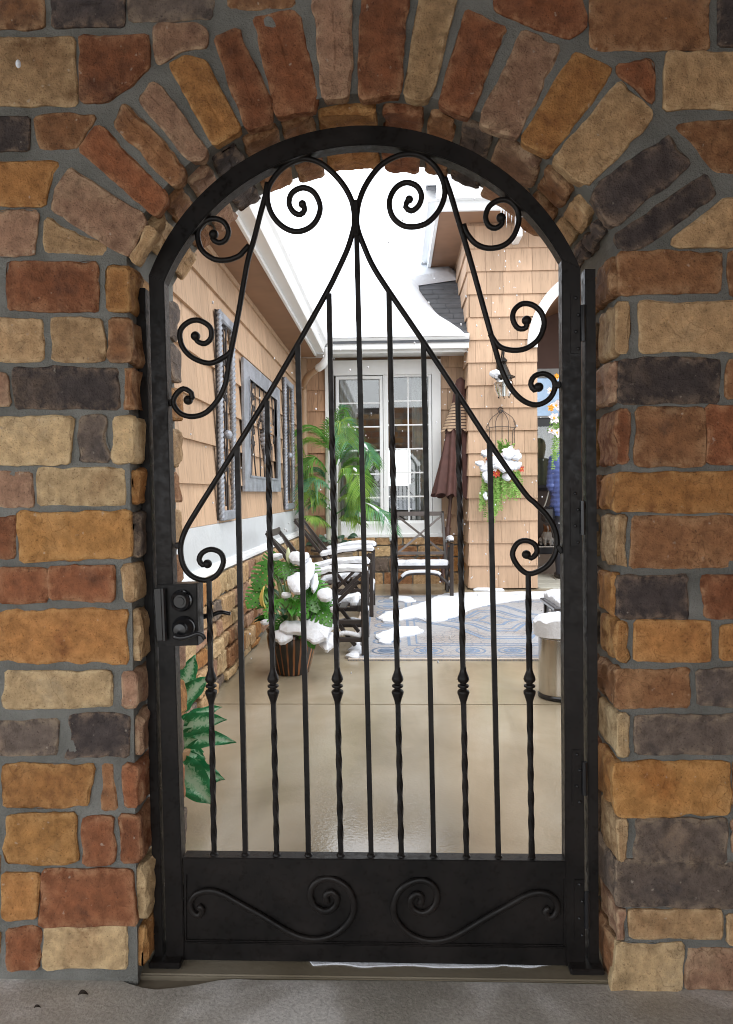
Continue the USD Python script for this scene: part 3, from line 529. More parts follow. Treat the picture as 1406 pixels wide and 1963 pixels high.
# ------------------------------------------------------------------ siding
def siding_material(name, c, grain=1.0):
    c = np.array(c)
    return material(name, {
        'g': ('geometry', {}), 'o': ('object_info', {}), 'mp': ('mapping', {'scale': (60, 60, 1.6)}), 'n': ('noise_texture', {'scale': 1.0, 'detail': 4, 'roughness': .6}),
        'r': ('rgb_ramp', {'ramp': [(.28, tuple(c * (1 - .30 * grain))), (.45, tuple(c)), (.8, tuple(c * 1.07))]}), 'rv': ('map_range', {'to_min': .86, 'to_max': 1.09}), 'hs': ('hsv', {}),
        'mp2': ('mapping', {'scale': (14, 14, .6)}), 'n2': ('noise_texture', {'scale': 1, 'detail': 3}), 'w2': ('map_range', {'from_min': .3, 'from_max': .7, 'to_min': .9, 'to_max': 1.08}), 'mm': ('math', {'math_type': 'multiply'}),
        'bu': ('bump', {'strength': .5 * grain, 'distance': .006}), 'p': ('principled_bsdf', {'roughness': .62, 'specular_ior_level': .3})},
        [('g.position', 'mp.vector'), ('mp.vector', 'n.vector'), ('n.fac', 'r.fac'), ('o.random', 'rv.value'), ('g.position', 'mp2.vector'), ('mp2.vector', 'n2.vector'), ('n2.fac', 'w2.value'), ('rv.result', 'mm.value1'), ('w2.result', 'mm.value2'),
         ('mm.value', 'hs.value'), ('r.color', 'hs.color'), ('hs.color', 'p.base_color'), ('n.fac', 'bu.height'), ('bu.normal', 'p.normal')])
siding_m = siding_material('tan_cedar_siding', (.49, .335, .22), 1.5)
siding2_m = siding_material('tan_shingle_siding', (.50, .345, .235), .9)
sheath_m = plain('sheathing', (.16, .10, .06), .8)
white_m = plain('white_trim_paint', (.82, .84, .85), .45, .12, 50, .03)
brown_m = plain('brown_soffit', (.26, .145, .085), .6, .2, 40)
def board(u0, u1, v0, v1, fm, clip=None, butt=.025, head=.006):
    p = sbox(u0, v0, u1, v1)
    if clip is not None:
        p = p.intersection(clip)
        if p.is_empty or p.area < 4e-4: return None
        p = max(getattr(p, 'geoms', [p]), key=lambda g: g.area)
        if p.geom_type != 'Polygon': return None
    m = trimesh.creation.extrude_polygon(p, 1.0, engine='earcut'); v = m.vertices.copy()
    w = np.where(v[:, 2] > .5, head + (butt - head) * np.clip((v1 - v[:, 1]) / (v1 - v0), 0, 1), 0)
    return fm(v[:, 0], v[:, 1], w), m.faces
def flat_x(X, s): return lambda u, v, w: np.stack([X + s * w, u, v], 1)     # wall across x, facing +x or -x
def flat_y(Y): return lambda u, v, w: np.stack([u, Y - w, v], 1)
def clad(t, fm, u0, u1, v0, v1, course, wmin, wmax, mat, seed_, clip=None, phase=0.0, name='shingle', flipf=False):
    r = np.random.default_rng(seed_); v = v0
    while v < v1 - .02:
        top = min(v + course, v1); u = u0 - wmin * r.random()
        while u < u1:
            w = wmin + (wmax - wmin) * r.random(); a, b = max(u, u0), min(u + w, u1); u += w
            if b - a < .02: continue
            if u1 - b < .05: b = u1; u = u1 + 1
            m = board(a + .0015, b - .0015, v, top + (.006 if top < v1 else 0), fm, clip)
            if m is None: continue
            P, F = m
            t.add(name, (P, F[:, ::-1] if flipf else F), mat)
        v = top

# ------------------------------------------------------------------ left wing of the house
LX, LS = -1.075, 2.62
lw = Thing('house_wing', 'left house wing in wide tan cedar boards over a rough stone base', 'house', (LX, 5, 0))
lw.add('wall_core', bx(LX - .25, LX, 2.19, 8.5, -.1, LS + .1), sheath_m)
clad(lw, flat_x(LX, 1), 2.19, 8.46, 1.01, LS - .035, .2285, .35, .75, siding_m, 5, name='siding_board')
lw.add('frieze', bx(LX, LX + .022, 2.19, 8.46, LS - .035, LS), siding_m)
lw.add('trim_band', bx(LX - .02, LX + .035, 2.19, 8.47, .765, 1.008, .003), plain('white_band_paint', (.56, .59, .61), .5, .5, 40, .05))
lw.add('sill_moulding', bx(LX - .02, LX + .062, 2.19, 8.47, .735, .762, .004), white_m)
lw.add('sill_moulding', bx(LX - .02, LX + .048, 2.19, 8.47, .762, .785, .004), white_m)
base_core = bx(LX - .2, LX + .042, 2.19, 8.5, -.1, .733); lw.add('base_mortar', base_core, mortar_m)
rs = np.random.default_rng(21)
for a, b, c, d in courses(2.2, 8.42, .0, .74, .10, .15, .13, .36, rnd=rs):
    b = max(b, ground((a + c) / 2) + .012)
    if d - b < .03: continue
    seed[0] += 1
    V, F, E = pad(sbox(a, b, c, d), .018 + .03 * rs.random(), -.03, seed[0], amp=.014, bevel=.014, step=.022, jit=.006)
    lw.add('stone', (np.stack([LX + .045 + V[:, 2], V[:, 0], V[:, 1]], 1), F), STONE[rs.choice(list('TLLTPPOBGT'))], True, edge=E)
lw.add('soffit', bx(-.822, LX + .0, 2.19, 8.0, LS, LS + .02), brown_m)
lw.add('fascia', bx(-.80, -.822, 2.19, 7.86, LS - .012, LS + .16, .003), white_m)
def gutter_prof(): return [(0, .0), (.075, .0), (.082, .012), (.086, .05), (.098, .075), (.115, .09), (.120, .105), (.120, .128), (.112, .128), (.112, .108), (.09, .092), (.078, .06), (.07, .012), (0, .012)]
def gutter(fm, u0, u1, k=1.0):
    p = Polygon([(a * k, b * k) for a, b in gutter_prof()]); m = trimesh.creation.extrude_polygon(p, u1 - u0, engine='earcut'); v = m.vertices
    return fm(u0 + v[:, 2], v[:, 1], v[:, 0]), m.faces
P_, F_ = gutter(lambda u, v, w: np.stack([-.80 + w, u, LS + .012 + v], 1), 2.19, 7.80, 1.05)
lw.add('gutter', (P_, F_), white_m)
def quad(a, b, c, d, th):                # slab under the quad a b c d
    top = np.array([a, b, c, d], float); bot = top - [0, 0, th]
    return np.vstack([top, bot]), np.array([[0, 1, 2], [0, 2, 3], [4, 6, 5], [4, 7, 6], [0, 4, 5], [0, 5, 1], [1, 5, 6], [1, 6, 2], [2, 6, 7], [2, 7, 3], [3, 7, 4], [3, 4, 0]])
slate_m = plain('grey_roof_shingle', (.085, .09, .10), .8, .6, 60, .25)
lr = lw.add('roof', quad((-.72, 2.3, LS + .155), (-.72, 7.9, LS + .155), (-3.4, 7.9, LS + 1.5), (-3.4, 2.3, LS + 1.5), .05), slate_m)
lw.add('roof_snow', quad((-.71, 2.3, LS + .215), (-.71, 7.9, LS + .215), (-3.4, 7.9, LS + 1.6), (-3.4, 2.3, LS + 1.6), .055), snow_m, parent=lr)

# ------------------------------------------------------------------ rear wing with the big window
RY = 8.5
rw = Thing('house_wing', 'rear wing of the house with tall white framed window and snowy roof', 'house', (0, RY, 0))
wx0, wz1 = fz(623, 692, RY - .02); wx1, wz0 = fz(847, 1024, RY - .02)
hole = (fz(643, 1003, RY)[0], fz(643, 1003, RY)[1], fz(828, 718, RY)[0], fz(828, 718, RY)[1])
wallp = sbox(-1.3, -.1, .79, 2.75).difference(sbox(*hole))
rw.add('wall_core', prism(wallp, RY + .001, RY + .16), sheath_m)
clad(rw, flat_y(RY), LX + .10, wx0 - .002, .70, 2.70, .234, .16, .26, siding_material('reeded_shingle', (.43, .26, .16), 1.3), 8)
clad(rw, flat_y(RY), wx1 + .002, .79, .70, 2.70, .234, .14, .24, siding2_m, 9)
rw.add('corner_board', bx(LX + .024, LX + .10, RY - .03, RY, .70, 2.7), siding2_m)
rw.add('base_mortar', bx(LX + .02, .79, RY - .05, RY + .0, -.05, .69), mortar_m)
for a, b, c, d in courses(LX + .05, .79, .15, .70, .12, .17, .20, .42, rnd=rs):
    seed[0] += 1; V, F, E = pad(sbox(a, b, c, d), .012 + .02 * rs.random(), -.02, seed[0], amp=.012, step=.022)
    rw.add('stone', (map_front(V, RY - .052), F[:, ::-1]), STONE[rs.choice(list('TTTOLGPB'))], True, edge=E)
def frame(o, i, y0, y1): return chamfered(sbox(*o).difference(sbox(*i)), y0, y1, .003)
win = rw.add('window', frame((wx0, wz0, wx1, wz1), (hole[0] - .0, hole[1], hole[2], hole[3]), RY - .045, RY + .02), white_m, label='wide white window casing')
rw.add('sill', bx(wx0 - .02, wx1 + .02, RY - .085, RY - .046, wz0 - .03, wz0 + .01, .004), white_m, parent=win)
glass_m = material('window_glass', {'f': ('fresnel', {'IOR': 1.55}), 't': ('transparent_bsdf', {'color': (.90, .93, .93)}), 'g': ('glossy_bsdf', {'roughness': .02, 'color': (1, 1, 1)}), 'fm': ('math', {'math_type': 'multiply_add', 'value2': 1.5, 'value3': .03, 'use_clamp': True}), 'm': ('mix_closure', {})},
    [('f.fac', 'fm.value1'), ('fm.value', 'm.fac'), ('t.BSDF', 'm.closure1'), ('g.BSDF', 'm.closure2')], surface='m.closure')
def sash(px0, px1, py0, py1, nx, ny, Y, stile=.035):
    (x0, z1), (x1, z0) = fz(px0, py0, Y), fz(px1, py1, Y)
    s = rw.add('sash', frame((x0 - stile, z0 - stile, x1 + stile, z1 + stile), (x0, z0, x1, z1), Y - .02, Y + .02), white_m, parent=win)
    for i in range(1, nx): x = x0 + (x1 - x0) * i / nx; rw.add('muntin', bx(x - .008, x + .008, Y - .006, Y + .006, z0, z1), white_m, parent=win)
    for j in range(1, ny): z = z0 + (z1 - z0) * j / ny; rw.add('muntin', bx(x0, x1, Y - .0045, Y + .0045, z - .008, z + .008), white_m, parent=win)
    for i in range(nx):
        for j in range(ny):
            a, b = x0 + (x1 - x0) * i / nx, x0 + (x1 - x0) * (i + 1) / nx; c, d = z0 + (z1 - z0) * j / ny, z0 + (z1 - z0) * (j + 1) / ny
            rw.add('pane', bx(a + .007, b - .007, Y + .0, Y + .002, c + .007, d - .007), glass_m, parent=win)
rw.add('mullion', bx(fz(735.5, 800, RY)[0], fz(738.5, 800, RY)[0], RY - .022, RY + .022, hole[1], hole[3]), white_m, parent=win)
sash(650, 730, 728, 999, 2, 6, RY + .0); sash(744, 823, 723, 997, 2, 6, RY + .0)
rw.add('soffit', bx(LX, .79, 8.06, RY, 2.70, 2.72), white_m)
rw.add('frieze', bx(-.82, .79, 8.03, 8.06, 2.66, 2.84), white_m)
P_, F_ = gutter(lambda u, v, w: np.stack([u, 8.03 - w, 2.685 + v], 1), -.70, .785, 1.1); rw.add('gutter', (P_, F_[:, ::-1]), white_m)
ez0 = 2.80
rr_ = rw.add('roof', quad((-3.5, 7.92, ez0), (.79, 7.92, ez0), (.79, 14.5, ez0 + .667 * 6.58), (-3.5, 14.5, ez0 + .667 * 6.58), .06), slate_m)
# bare shingle courses beside the upper wall
edge_px = [(801, 541), (806, 560), (818, 580), (835, 600), (856, 620), (880, 633), (893, 640)]
def on_roof(x, y, h=0.0):
    r = ray(x, y); k = (ez0 + h - CAM[2] - .667 * 7.92) / (r[2] - .667 * r[1]); return CAM + r * k
y = 7.93
rt = np.random.default_rng(4)
while y < 11.2:
    z = ez0 + .667 * (y - 7.92); x = -.2 + .79 * 0 + .1
    while x < .78:
        w = .15 + .2 * rt.random(); x1 = min(x + w, .788); t_ = .010 + .006 * rt.random()
        a, b = (x + .003, y, z + .004), (x1 - .003, y + .13, z + .667 * .13 + .004)
        if x1 > .36: rw.add('roof_shingle', quad((a[0], a[1], a[2] + t_), (b[0], a[1], a[2] + t_), (b[0], b[1], b[2] + .002), (a[0], b[1], b[2] + .002), t_ * .9), slate_m, parent=rr_)
        x = x1
    y += .13
# snow blanket with a ragged right edge
nb = 46; ys = np.linspace(7.90, 14.5, nb)
edge_w = np.array([on_roof(px, py) for px, py in edge_px]); 
def edge_x(yv):
    o = np.argsort(edge_w[:, 1]); return np.interp(yv, edge_w[o, 1], edge_w[o, 0], left=edge_w[o[0], 0], right=.79)
us = np.linspace(0, 1, 40); V = []
for i, yy in enumerate(ys):
    ex = edge_x(yy) + .03 * (meshkit.noise(np.array([[yy * 6, 1, 1]]))[0] - .5)
    if yy > 10.2: ex = .785
    for u in us:
        x = -3.5 + (ex + 3.5) * u; h = .10 * min(1, math.sqrt(max((1 - u) * (ex + 3.5) / .10, 0))) * min(1, math.sqrt((i + .0) / 1.5)); h += .018 * (meshkit.noise(np.array([[x * 1.5, yy * 1.5, 3]]))[0] - .5) * (h / .10)
        V.append((x, yy - .02, ez0 + .667 * (yy - 7.92) + h + .012))
n_ = len(us); F = np.array([[i * n_ + j, i * n_ + j + 1, (i + 1) * n_ + j + 1, (i + 1) * n_ + j] for i in range(nb - 1) for j in range(n_ - 1)])
rw.add('roof_snow', (np.array(V), F), snow_m, True, parent=rr_)
# the room behind the window
room_m = plain('room_paint', (.20, .16, .12), .8); floor_m = plain('room_floor', (.10, .06, .035), .4)
ry0, ry1 = RY + .17, 12.8
ox0, oz1 = fz(738, 862, ry1); ox1, oz0 = fz(788, 968, ry1)
rw.add('room_wall', prism(sbox(-2.6, 0, 1.45, 2.68).difference(sbox(ox0, oz0, ox1, oz1)), ry1, ry1 + .1), room_m)
rw.add('room_wall', bx(-2.7, -2.6, ry0, ry1, 0, 2.68), room_m); rw.add('room_wall', bx(1.40, 1.48, ry0, ry1, 0, 2.68), room_m)
rw.add('room_floor', bx(-2.6, 1.4, ry0, ry1, .2, .3), floor_m); rw.add('room_ceiling', bx(-2.6, 1.4, ry0, ry1, 2.6, 2.68), plain('room_ceiling_paint', (.45, .42, .38), .8))
for k in range(9):
    xx = ox0 + (ox1 - ox0) * (k + .5) / 9; rw.add('far_baluster', bx(xx - .008, xx + .008, ry1 + .3, ry1 + .316, oz0 - .1, oz0 + .22), iron_m)
rw.add('far_rail', bx(ox0 - .2, ox1 + .2, ry1 + .29, ry1 + .32, oz0 + .22, oz0 + .25), iron_m)

# ------------------------------------------------------------------ right wing: shingled pier, entry arch, upper wall and eaves
PY, PX0, PX1 = 8.0, .79, 1.497
pw = Thing('house_wing', 'right wing of the house: shingled pier, arched entry and raised eaves', 'house', (PX0, PY, 0))
acx, acz, ar = 2.262, 2.68, .765
gate_hole = sbox(PX1, -.2, acx + ar, acz)
from shapely.geometry import Point
arch_hole = gate_hole.union(Point(acx, acz).buffer(ar, 48).intersection(sbox(0, acz - .01, 9, 9)))
clipf = sbox(PX0, ground(PY) + .01, 3.6, 3.985).difference(arch_hole)
pw.add('wall_core', prism(clipf, PY + .001, PY + .15), sheath_m)
clad(pw, flat_y(PY), PX0 - .012, 3.6, .17, 3.985, .2365, .17, .36, siding2_m, 12, clip=sbox(PX0 - .02, ground(PY) + .01, 3.6, 3.985).difference(arch_hole))
clad(pw, flat_x(PX0, -1), PY - .01, 12.6, .17, 3.985, .2365, .22, .45, siding2_m, 13, clip=Polygon([(PY - .01, .17), (8.44, .17), (8.44, 3.0), (12.6, 5.6), (12.6, 6), (PY - .01, 6)]), flipf=True)
pw.add('side_core', bx(PX0 + .001, PX0 + .12, PY + .15, 12.6, .2, 3.985), sheath_m)
trim = Point(acx, acz).buffer(ar + .105, 64).difference(Point(acx, acz).buffer(ar, 64)).intersection(sbox(0, acz - .0, 9, 9))
pw.add('arch_trim', chamfered(trim, PY - .055, PY - .021), white_m)
# eaves
ex0, ey0 = .43, 7.60
pw.add('soffit', prism(Polygon([(0, 0), (1, 0), (1, 1), (0, 1)]), 0, 1) if False else bx(ex0 + .02, 3.9, ey0 + .02, 12.6, 3.985, 4.01), brown_m)
pw.add('fascia', bx(ex0, 3.9, ey0 - .02, ey0 + .02, 3.97, 4.15, .003), white_m); pw.add('fascia', bx(ex0, ex0 + .04, ey0 + .02, 10.2, 3.97, 4.15, .003), white_m)
pw.add('gutter_end', bx(ex0 - .118, ex0, ey0 - .012, ey0 - .002, 4.065, 4.188), white_m)
P_, F_ = gutter(lambda u, v, w: np.stack([u, ey0 - .02 - w, 4.06 + v], 1), ex0, 3.9, 1.0); pw.add('gutter', (P_, F_[:, ::-1]), white_m)
P_, F_ = gutter(lambda u, v, w: np.stack([ex0 - w, u, 4.06 + v], 1), ey0, 10.2, 1.0); pw.add('gutter', (P_, F_[:, ::-1]), white_m)
ur = pw.add('roof', quad((ex0 - .09, ey0 - .1, 4.18), (4.0, ey0 - .1, 4.18), (4.0, 12.5, 6.6), (2.4, 12.5, 6.6), .04), slate_m)
pw.add('roof_snow', [quad((ex0 - .10, ey0 - .11, 4.27), (4.0, ey0 - .11, 4.27), (4.0, 12.5, 6.75), (2.4, 12.5, 6.75), .085), quad((ex0 - .10, ey0 - .11, 4.27), (2.4, 12.5, 6.75), (2.3, 14, 6.75), (ex0 - .1, 12.5, 4.27), .085)], snow_m, parent=ur)
ds_x = fz(988, 420, 7.75)[0]
pw.add('downspout', [bx(ds_x, ds_x + .07, 7.72, 7.78, fz(988, 440, 7.75)[1], 4.06, .006), bx(ds_x, ds_x + .07, 7.72, PY - .02, fz(988, 445, 7.75)[1] - .05, fz(988, 440, 7.75)[1], .006)], white_m)
icy_m = material('clear_ice', {'p': ('principled_bsdf', {'base_color': (.9, .95, 1), 'roughness': .1, 'transmission_weight': .8, 'ior': 1.31})})
for k in range(5): xk = fz(962 + 5 * k, 405, ey0 - .1)[0]; pw.add('icicle', lathe([(.012, 0), (.009, -.08), (.004, -.16 - .04 * (k % 3)), (0, -.20 - .05 * (k % 3))], (xk, ey0 - .08, 4.06), 8), icy_m, True)
# recessed entry
DY = 9.6
vault = []
th = np.linspace(0, math.pi, 40)
for k in range(39):
    a, b = th[k], th[k + 1]; r0, r1 = ar - .004, ar + .03
    q = [(acx + r0 * math.cos(a), acz + r0 * math.sin(a)), (acx + r0 * math.cos(b), acz + r0 * math.sin(b)), (acx + r1 * math.cos(b), acz + r1 * math.sin(b)), (acx + r1 * math.cos(a), acz + r1 * math.sin(a))]
    vault.append(prism(Polygon(q), PY + .0, DY))
pw.add('entry_vault', vault, brown_m)
pw.add('entry_side_wall', bx(PX1 - .10, PX1, PY + .16, DY, ground(8), acz), siding2_m); pw.add('entry_side_wall', bx(acx + ar, acx + ar + .1, PY + .16, DY, ground(8), acz), siding2_m)
z_ = lambda py: fz(1045, py, DY)[1]
dark_m = plain('dark_bronze_frame', (.022, .023, .030), .35); grey_m = plain('grey_frame_paint', (.42, .45, .47), .5); dbrown_m = plain('dark_brown_panel', (.05, .035, .028), .5, .2)
pw.add('entry_back_wall', prism(Point(acx, acz).buffer(ar + .02, 48).intersection(sbox(0, z_(707), 9, 9)), DY, DY + .1), plain('entry_brown_panel', (.12, .065, .05), .6, .3, 30))
x0d, x1d = PX1, acx + ar
dr = pw.add('door', prism(sbox(x0d, z_(1050), x1d, z_(801)).difference(sbox(x0d + .31, z_(931), x1d - .1, z_(817))), DY + .02, DY + .07), dark_m, label='dark framed glass entry door')
pw.add('pane', bx(x0d + .31, x1d - .1, DY + .04, DY + .045, z_(931), z_(817)), glass_m, parent=dr)
pw.add('push_bar', bx(x0d + .1, x1d - .2, DY - .06, DY - .03, z_(936), z_(930), .006), dark_m, parent=dr)
pw.add('door_panel', bx(x0d + .28, x1d, DY + .0, DY + .018, z_(1040), z_(940), .004), dbrown_m, parent=dr)
tr = pw.add('transom', prism(sbox(x0d, z_(801), x1d, z_(707)).difference(sbox(x0d + .05, z_(797), x1d - .05, z_(724))), DY - .01, DY + .06), grey_m, label='pale grey frame over the entry door')
pw.add('transom_pane', bx(x0d + .05, x1d - .05, DY + .02, DY + .025, z_(797), z_(724)), plain('painted_sky_reflection_glass', (.36, .50, .68), .06, 0, 80, .15, metallic=.35), parent=tr)  # reflected sky is painted in as the pane's pale blue base colour
pw.add('entry_room', [bx(x0d, x1d, DY + .8, DY + .85, 0, 2.8), bx(x0d - .05, x0d, DY + .08, DY + .8, 0, 2.8), bx(x1d, x1d + .05, DY + .08, DY + .8, 0, 2.8)], plain('entry_room_paint', (.26, .20, .12), .8))
pw.add('threshold', bx(PX1, x1d, 9.20, 9.62, .425, .512, .004), dark_m); pw.add('step', bx(PX1, x1d, 9.17, 9.62, .15, .425), plain('step_plank', (.24, .20, .17), .6, .3, 40))
pw.add('sill_strip', bx(PX1, x1d, 9.195, 9.21, .508, .522), white_m)
pv = Thing('entry_paving', 'pale flagstone paving before the entry step', 'paving', (2.2, 8.6, .17))
rp = np.random.default_rng(2)
for a, b, c, d in courses(PX1 + .01, 3.0, 8.05, 9.15, .25, .4, .3, .5, rnd=rp):
    seed[0] += 1; V, F, E = pad(sbox(a, b, c, d), .012, -.02, seed[0], amp=.003, step=.03, jit=.008); V = V.copy(); V[:, 2] += ground(V[:, 1])
    pv.add('flagstone', (V, F), plain('pale_flagstone', (.42, .42, .37), .6, .2, 30) if 'fl' not in globals() else globals()['fl'], True); fl = UsdShade.Material.Get(stage, '/World/Looks/pale_flagstone')

# ------------------------------------------------------------------ unseen porch, sized to shade the top of the stone wall
pc = Thing('porch', 'unseen dark timber porch roof sized to shade the stone wall', 'porch', (0, 1, 2.5))
PORCH_Z, PORCH_Y = 2.375, -1.5
pc.add('ceiling', bx(-3.2, 2.6, PORCH_Y, FACE - .03, PORCH_Z, PORCH_Z + .06), plain('porch_ceiling_paint', (.10, .07, .05), .7))
pc.add('beam', bx(-3.2, 2.6, PORCH_Y - .15, PORCH_Y, PORCH_Z - .12, PORCH_Z + .12), brown_m)
pc.add('side_wall', bx(1.40, 1.55, -.9, FACE - .03, -.0, PORCH_Z), brown_m)  # unseen wall added to block light and darken the arch's right side
# ------------------------------------------------------------------ wall art on the left wing
pewter_m = plain('pewter_metal', (.30, .32, .36), .45, 1.0, 75, .35, metallic=.45)
wire_m = plain('dark_wire', (.05, .045, .045), .5, 0, 80, .1, metallic=.5)
AX = LX + .025
def rope(p, q, r, n_turn):
    p, q = np.array(p, float), np.array(q, float); L = np.linalg.norm(q - p); n = max(6, int(n_turn * L * 5)); t = np.linspace(0, 1, n)
    n = int(L / .005); t = np.linspace(0, 1, n); P = p + (q - p) * t[:, None]; ph = np.arange(18) / 18 * 2 * np.pi; d = (q - p) / L; a = np.array([0, 1.0, 0]) if abs(d[2]) > .5 else np.array([0, 0, 1.0]); b = np.array([1.0, 0, 0])
    V = np.vstack([P[i] + (r * (.62 + .50 * np.abs(np.sin(1.5 * ph + t[i] * L * math.pi / .030))))[:, None] * (np.cos(ph)[:, None] * a + .8 * np.sin(ph)[:, None] * b) for i in range(n)])
    F = np.array([(i * 18 + j, i * 18 + (j + 1) % 18, (i + 1) * 18 + (j + 1) % 18, (i + 1) * 18 + j) for i in range(n - 1) for j in range(18)]); return V, F
def curl_wire(t, y0, z0, y1, z1, r, side, size, x=AX + .012):
    # a stem that ends in a small scroll
    d = np.array([y1 - y0, z1 - z0]); L = np.linalg.norm(d); d /= L; nrm = np.array([-d[1], d[0]]) * side
    s = [(y0 + d[0] * L * k / 6 + nrm[0] * .06 * L * math.sin(k / 6 * math.pi), z0 + d[1] * L * k / 6 + nrm[1] * .06 * L * math.sin(k / 6 * math.pi)) for k in range(7)]
    c = np.array(s[-1]) + nrm * size; a0 = math.atan2(*(np.array(s[-1]) - c)[::-1])
    sp = [c + size * (1 - .16 * k / 2) * np.array([math.cos(a0 + side * -1 * k * .7), math.sin(a0 + side * -1 * k * .7)]) for k in range(1, 9)]
    P = smooth_path([(x, a, b) for a, b in s + [tuple(q) for q in sp]], .02); return tube(P, r, 5)
def tall_art(y0, y1, z0, z1, label, seed_):
    t = Thing('wall_art', label, 'wall art', (AX, (y0 + y1) / 2, z0), group=None)
    m = .05
    for yy in (y0 + m / 2, y1 - m / 2): t.add('rope_frame', rope((AX + .02, yy, z0), (AX + .02, yy, z1), .024, 26), pewter_m, True)
    for zz in (z0 + m / 2, z1 - m / 2): t.add('end_plate', bx(AX, AX + .035, y0 + m, y1 - m, zz - .03, zz + .03, .008), pewter_m)
    yc = (y0 + y1) / 2; t.add('backing_strip', bx(AX, AX + .008, y0, y0 + .012, z0, z1), wire_m)
    for k in range(5):
        za = z0 + .08 + (z1 - z0 - .16) * k / 5; zb = za + (z1 - z0) * .19
        for s in (-1, 1):
            t.add('wire_scroll', curl_wire(t, yc + s * .015, za, yc + s * .06, zb, .006, s, .032), wire_m, True)
    t.add('wire_stem', tube([(AX + .02, yc, z0 + .05), (AX + .02, yc, z1 - .05)], .006, 6), wire_m, True)
    t.add('leaf_ornament', ball((AX + .025, yc, (z0 + z1) / 2 - .1), .03, 1), pewter_m, True)
    return t
a1, a1b = atx(411, 592, AX), atx(426, 996, AX); b1 = atx(440, 618, AX)
tall_art(a1[1], b1[1], a1b[2], a1[2], 'tall narrow pewter rope framed scrollwork panel, the one nearest the gate', 1)
c1, c1b, c2 = atx(541, 722, AX), atx(548, 976, AX), atx(557, 735, AX)
tall_art(c1[1], c2[1], c1b[2], c1[2], 'tall narrow pewter rope framed scrollwork panel near the corner behind the palm', 2)
q0, q1, q2 = atx(462, 684, AX), atx(474, 942, AX), atx(533, 738, AX)
y0, y1, z0, z1 = q0[1], q2[1], q1[2], q0[2]
wa = Thing('wall_art', 'wide square pewter framed panel of dark leafy ironwork between the narrow panels', 'wall art', (AX, (y0 + y1) / 2, z0))
fr_out, fr_in = sbox(y0, z0, y1, z1), sbox(y0 + .20, z0 + .115, y1 - .20, z1 - .12)
m = trimesh.creation.extrude_polygon(fr_out.difference(fr_in), .018, engine='earcut'); v = m.vertices
wa.add('frame', (np.stack([AX + v[:, 2], v[:, 0], v[:, 1]], 1), m.faces), pewter_m)
m = trimesh.creation.extrude_polygon(sbox(y0 + .18, z0 + .10, y1 - .18, z1 - .105).difference(fr_in), .024, engine='earcut'); v = m.vertices
wa.add('inner_moulding', (np.stack([AX + v[:, 2], v[:, 0], v[:, 1]], 1), m.faces), pewter_m)
ra = np.random.default_rng(5)
for k in range(7):
    yy = y0 + .26 + (y1 - y0 - .52) * k / 6
    for zz, d in ((z0 + .115, 1), (z1 - .12, -1)):
        wa.add('wire_scroll', curl_wire(wa, yy, zz, yy + .05 * (ra.random() - .5) * 4, zz + d * (.22 + .18 * ra.random()), .0055, 1 if k % 2 else -1, .035), wire_m, True)
yc = (y0 + y1) / 2
for k in range(14):
    zz = z0 + .25 + (z1 - z0 - .5) * k / 13; w = .10 * math.sin(math.pi * (k + 1) / 15) + .02
    wa.add('leaf_ornament', lathe([(0, -.035), (w * .5, 0), (0, .035)], (AX + .018, yc + .03 * math.sin(k), zz), 8), pewter_m, True)
for k in range(6): zz = z0 + .26 + (z1 - z0 - .5) * k / 5; wa.add('wire_scroll', curl_wire(wa, y0 + .24 + .03 * (k % 2), zz, y0 + .36, zz + .12, .007, -1, .03), wire_m, True)

# ------------------------------------------------------------------ downspout at the inner corner
dsp = Thing('downspout', 'tan downspout that leaves the gutter by a white elbow in the corner', 'downspout', (LX, 8.2, 1))
tan_pipe = plain('tan_pipe', (.42, .28, .18), .45)
pts = smooth_path([(-.69, 7.86, 2.70), (-.69, 7.88, 2.60), (-.74, 7.92, 2.53), (-.80, 7.98, 2.50)], .02); dsp.add('elbow', tube(pts, .042, 8, squash=(1, 1)), white_m, True)
pts = smooth_path([(-.80, 7.98, 2.50), (-.92, 8.12, 2.44), (-1.0, 8.34, 2.36), (-1.0, 8.40, 2.26), (-1.0, 8.40, 1.2), (-1.0, 8.40, .8)], .05); dsp.add('pipe', tube(pts, .036, 8), tan_pipe, True)

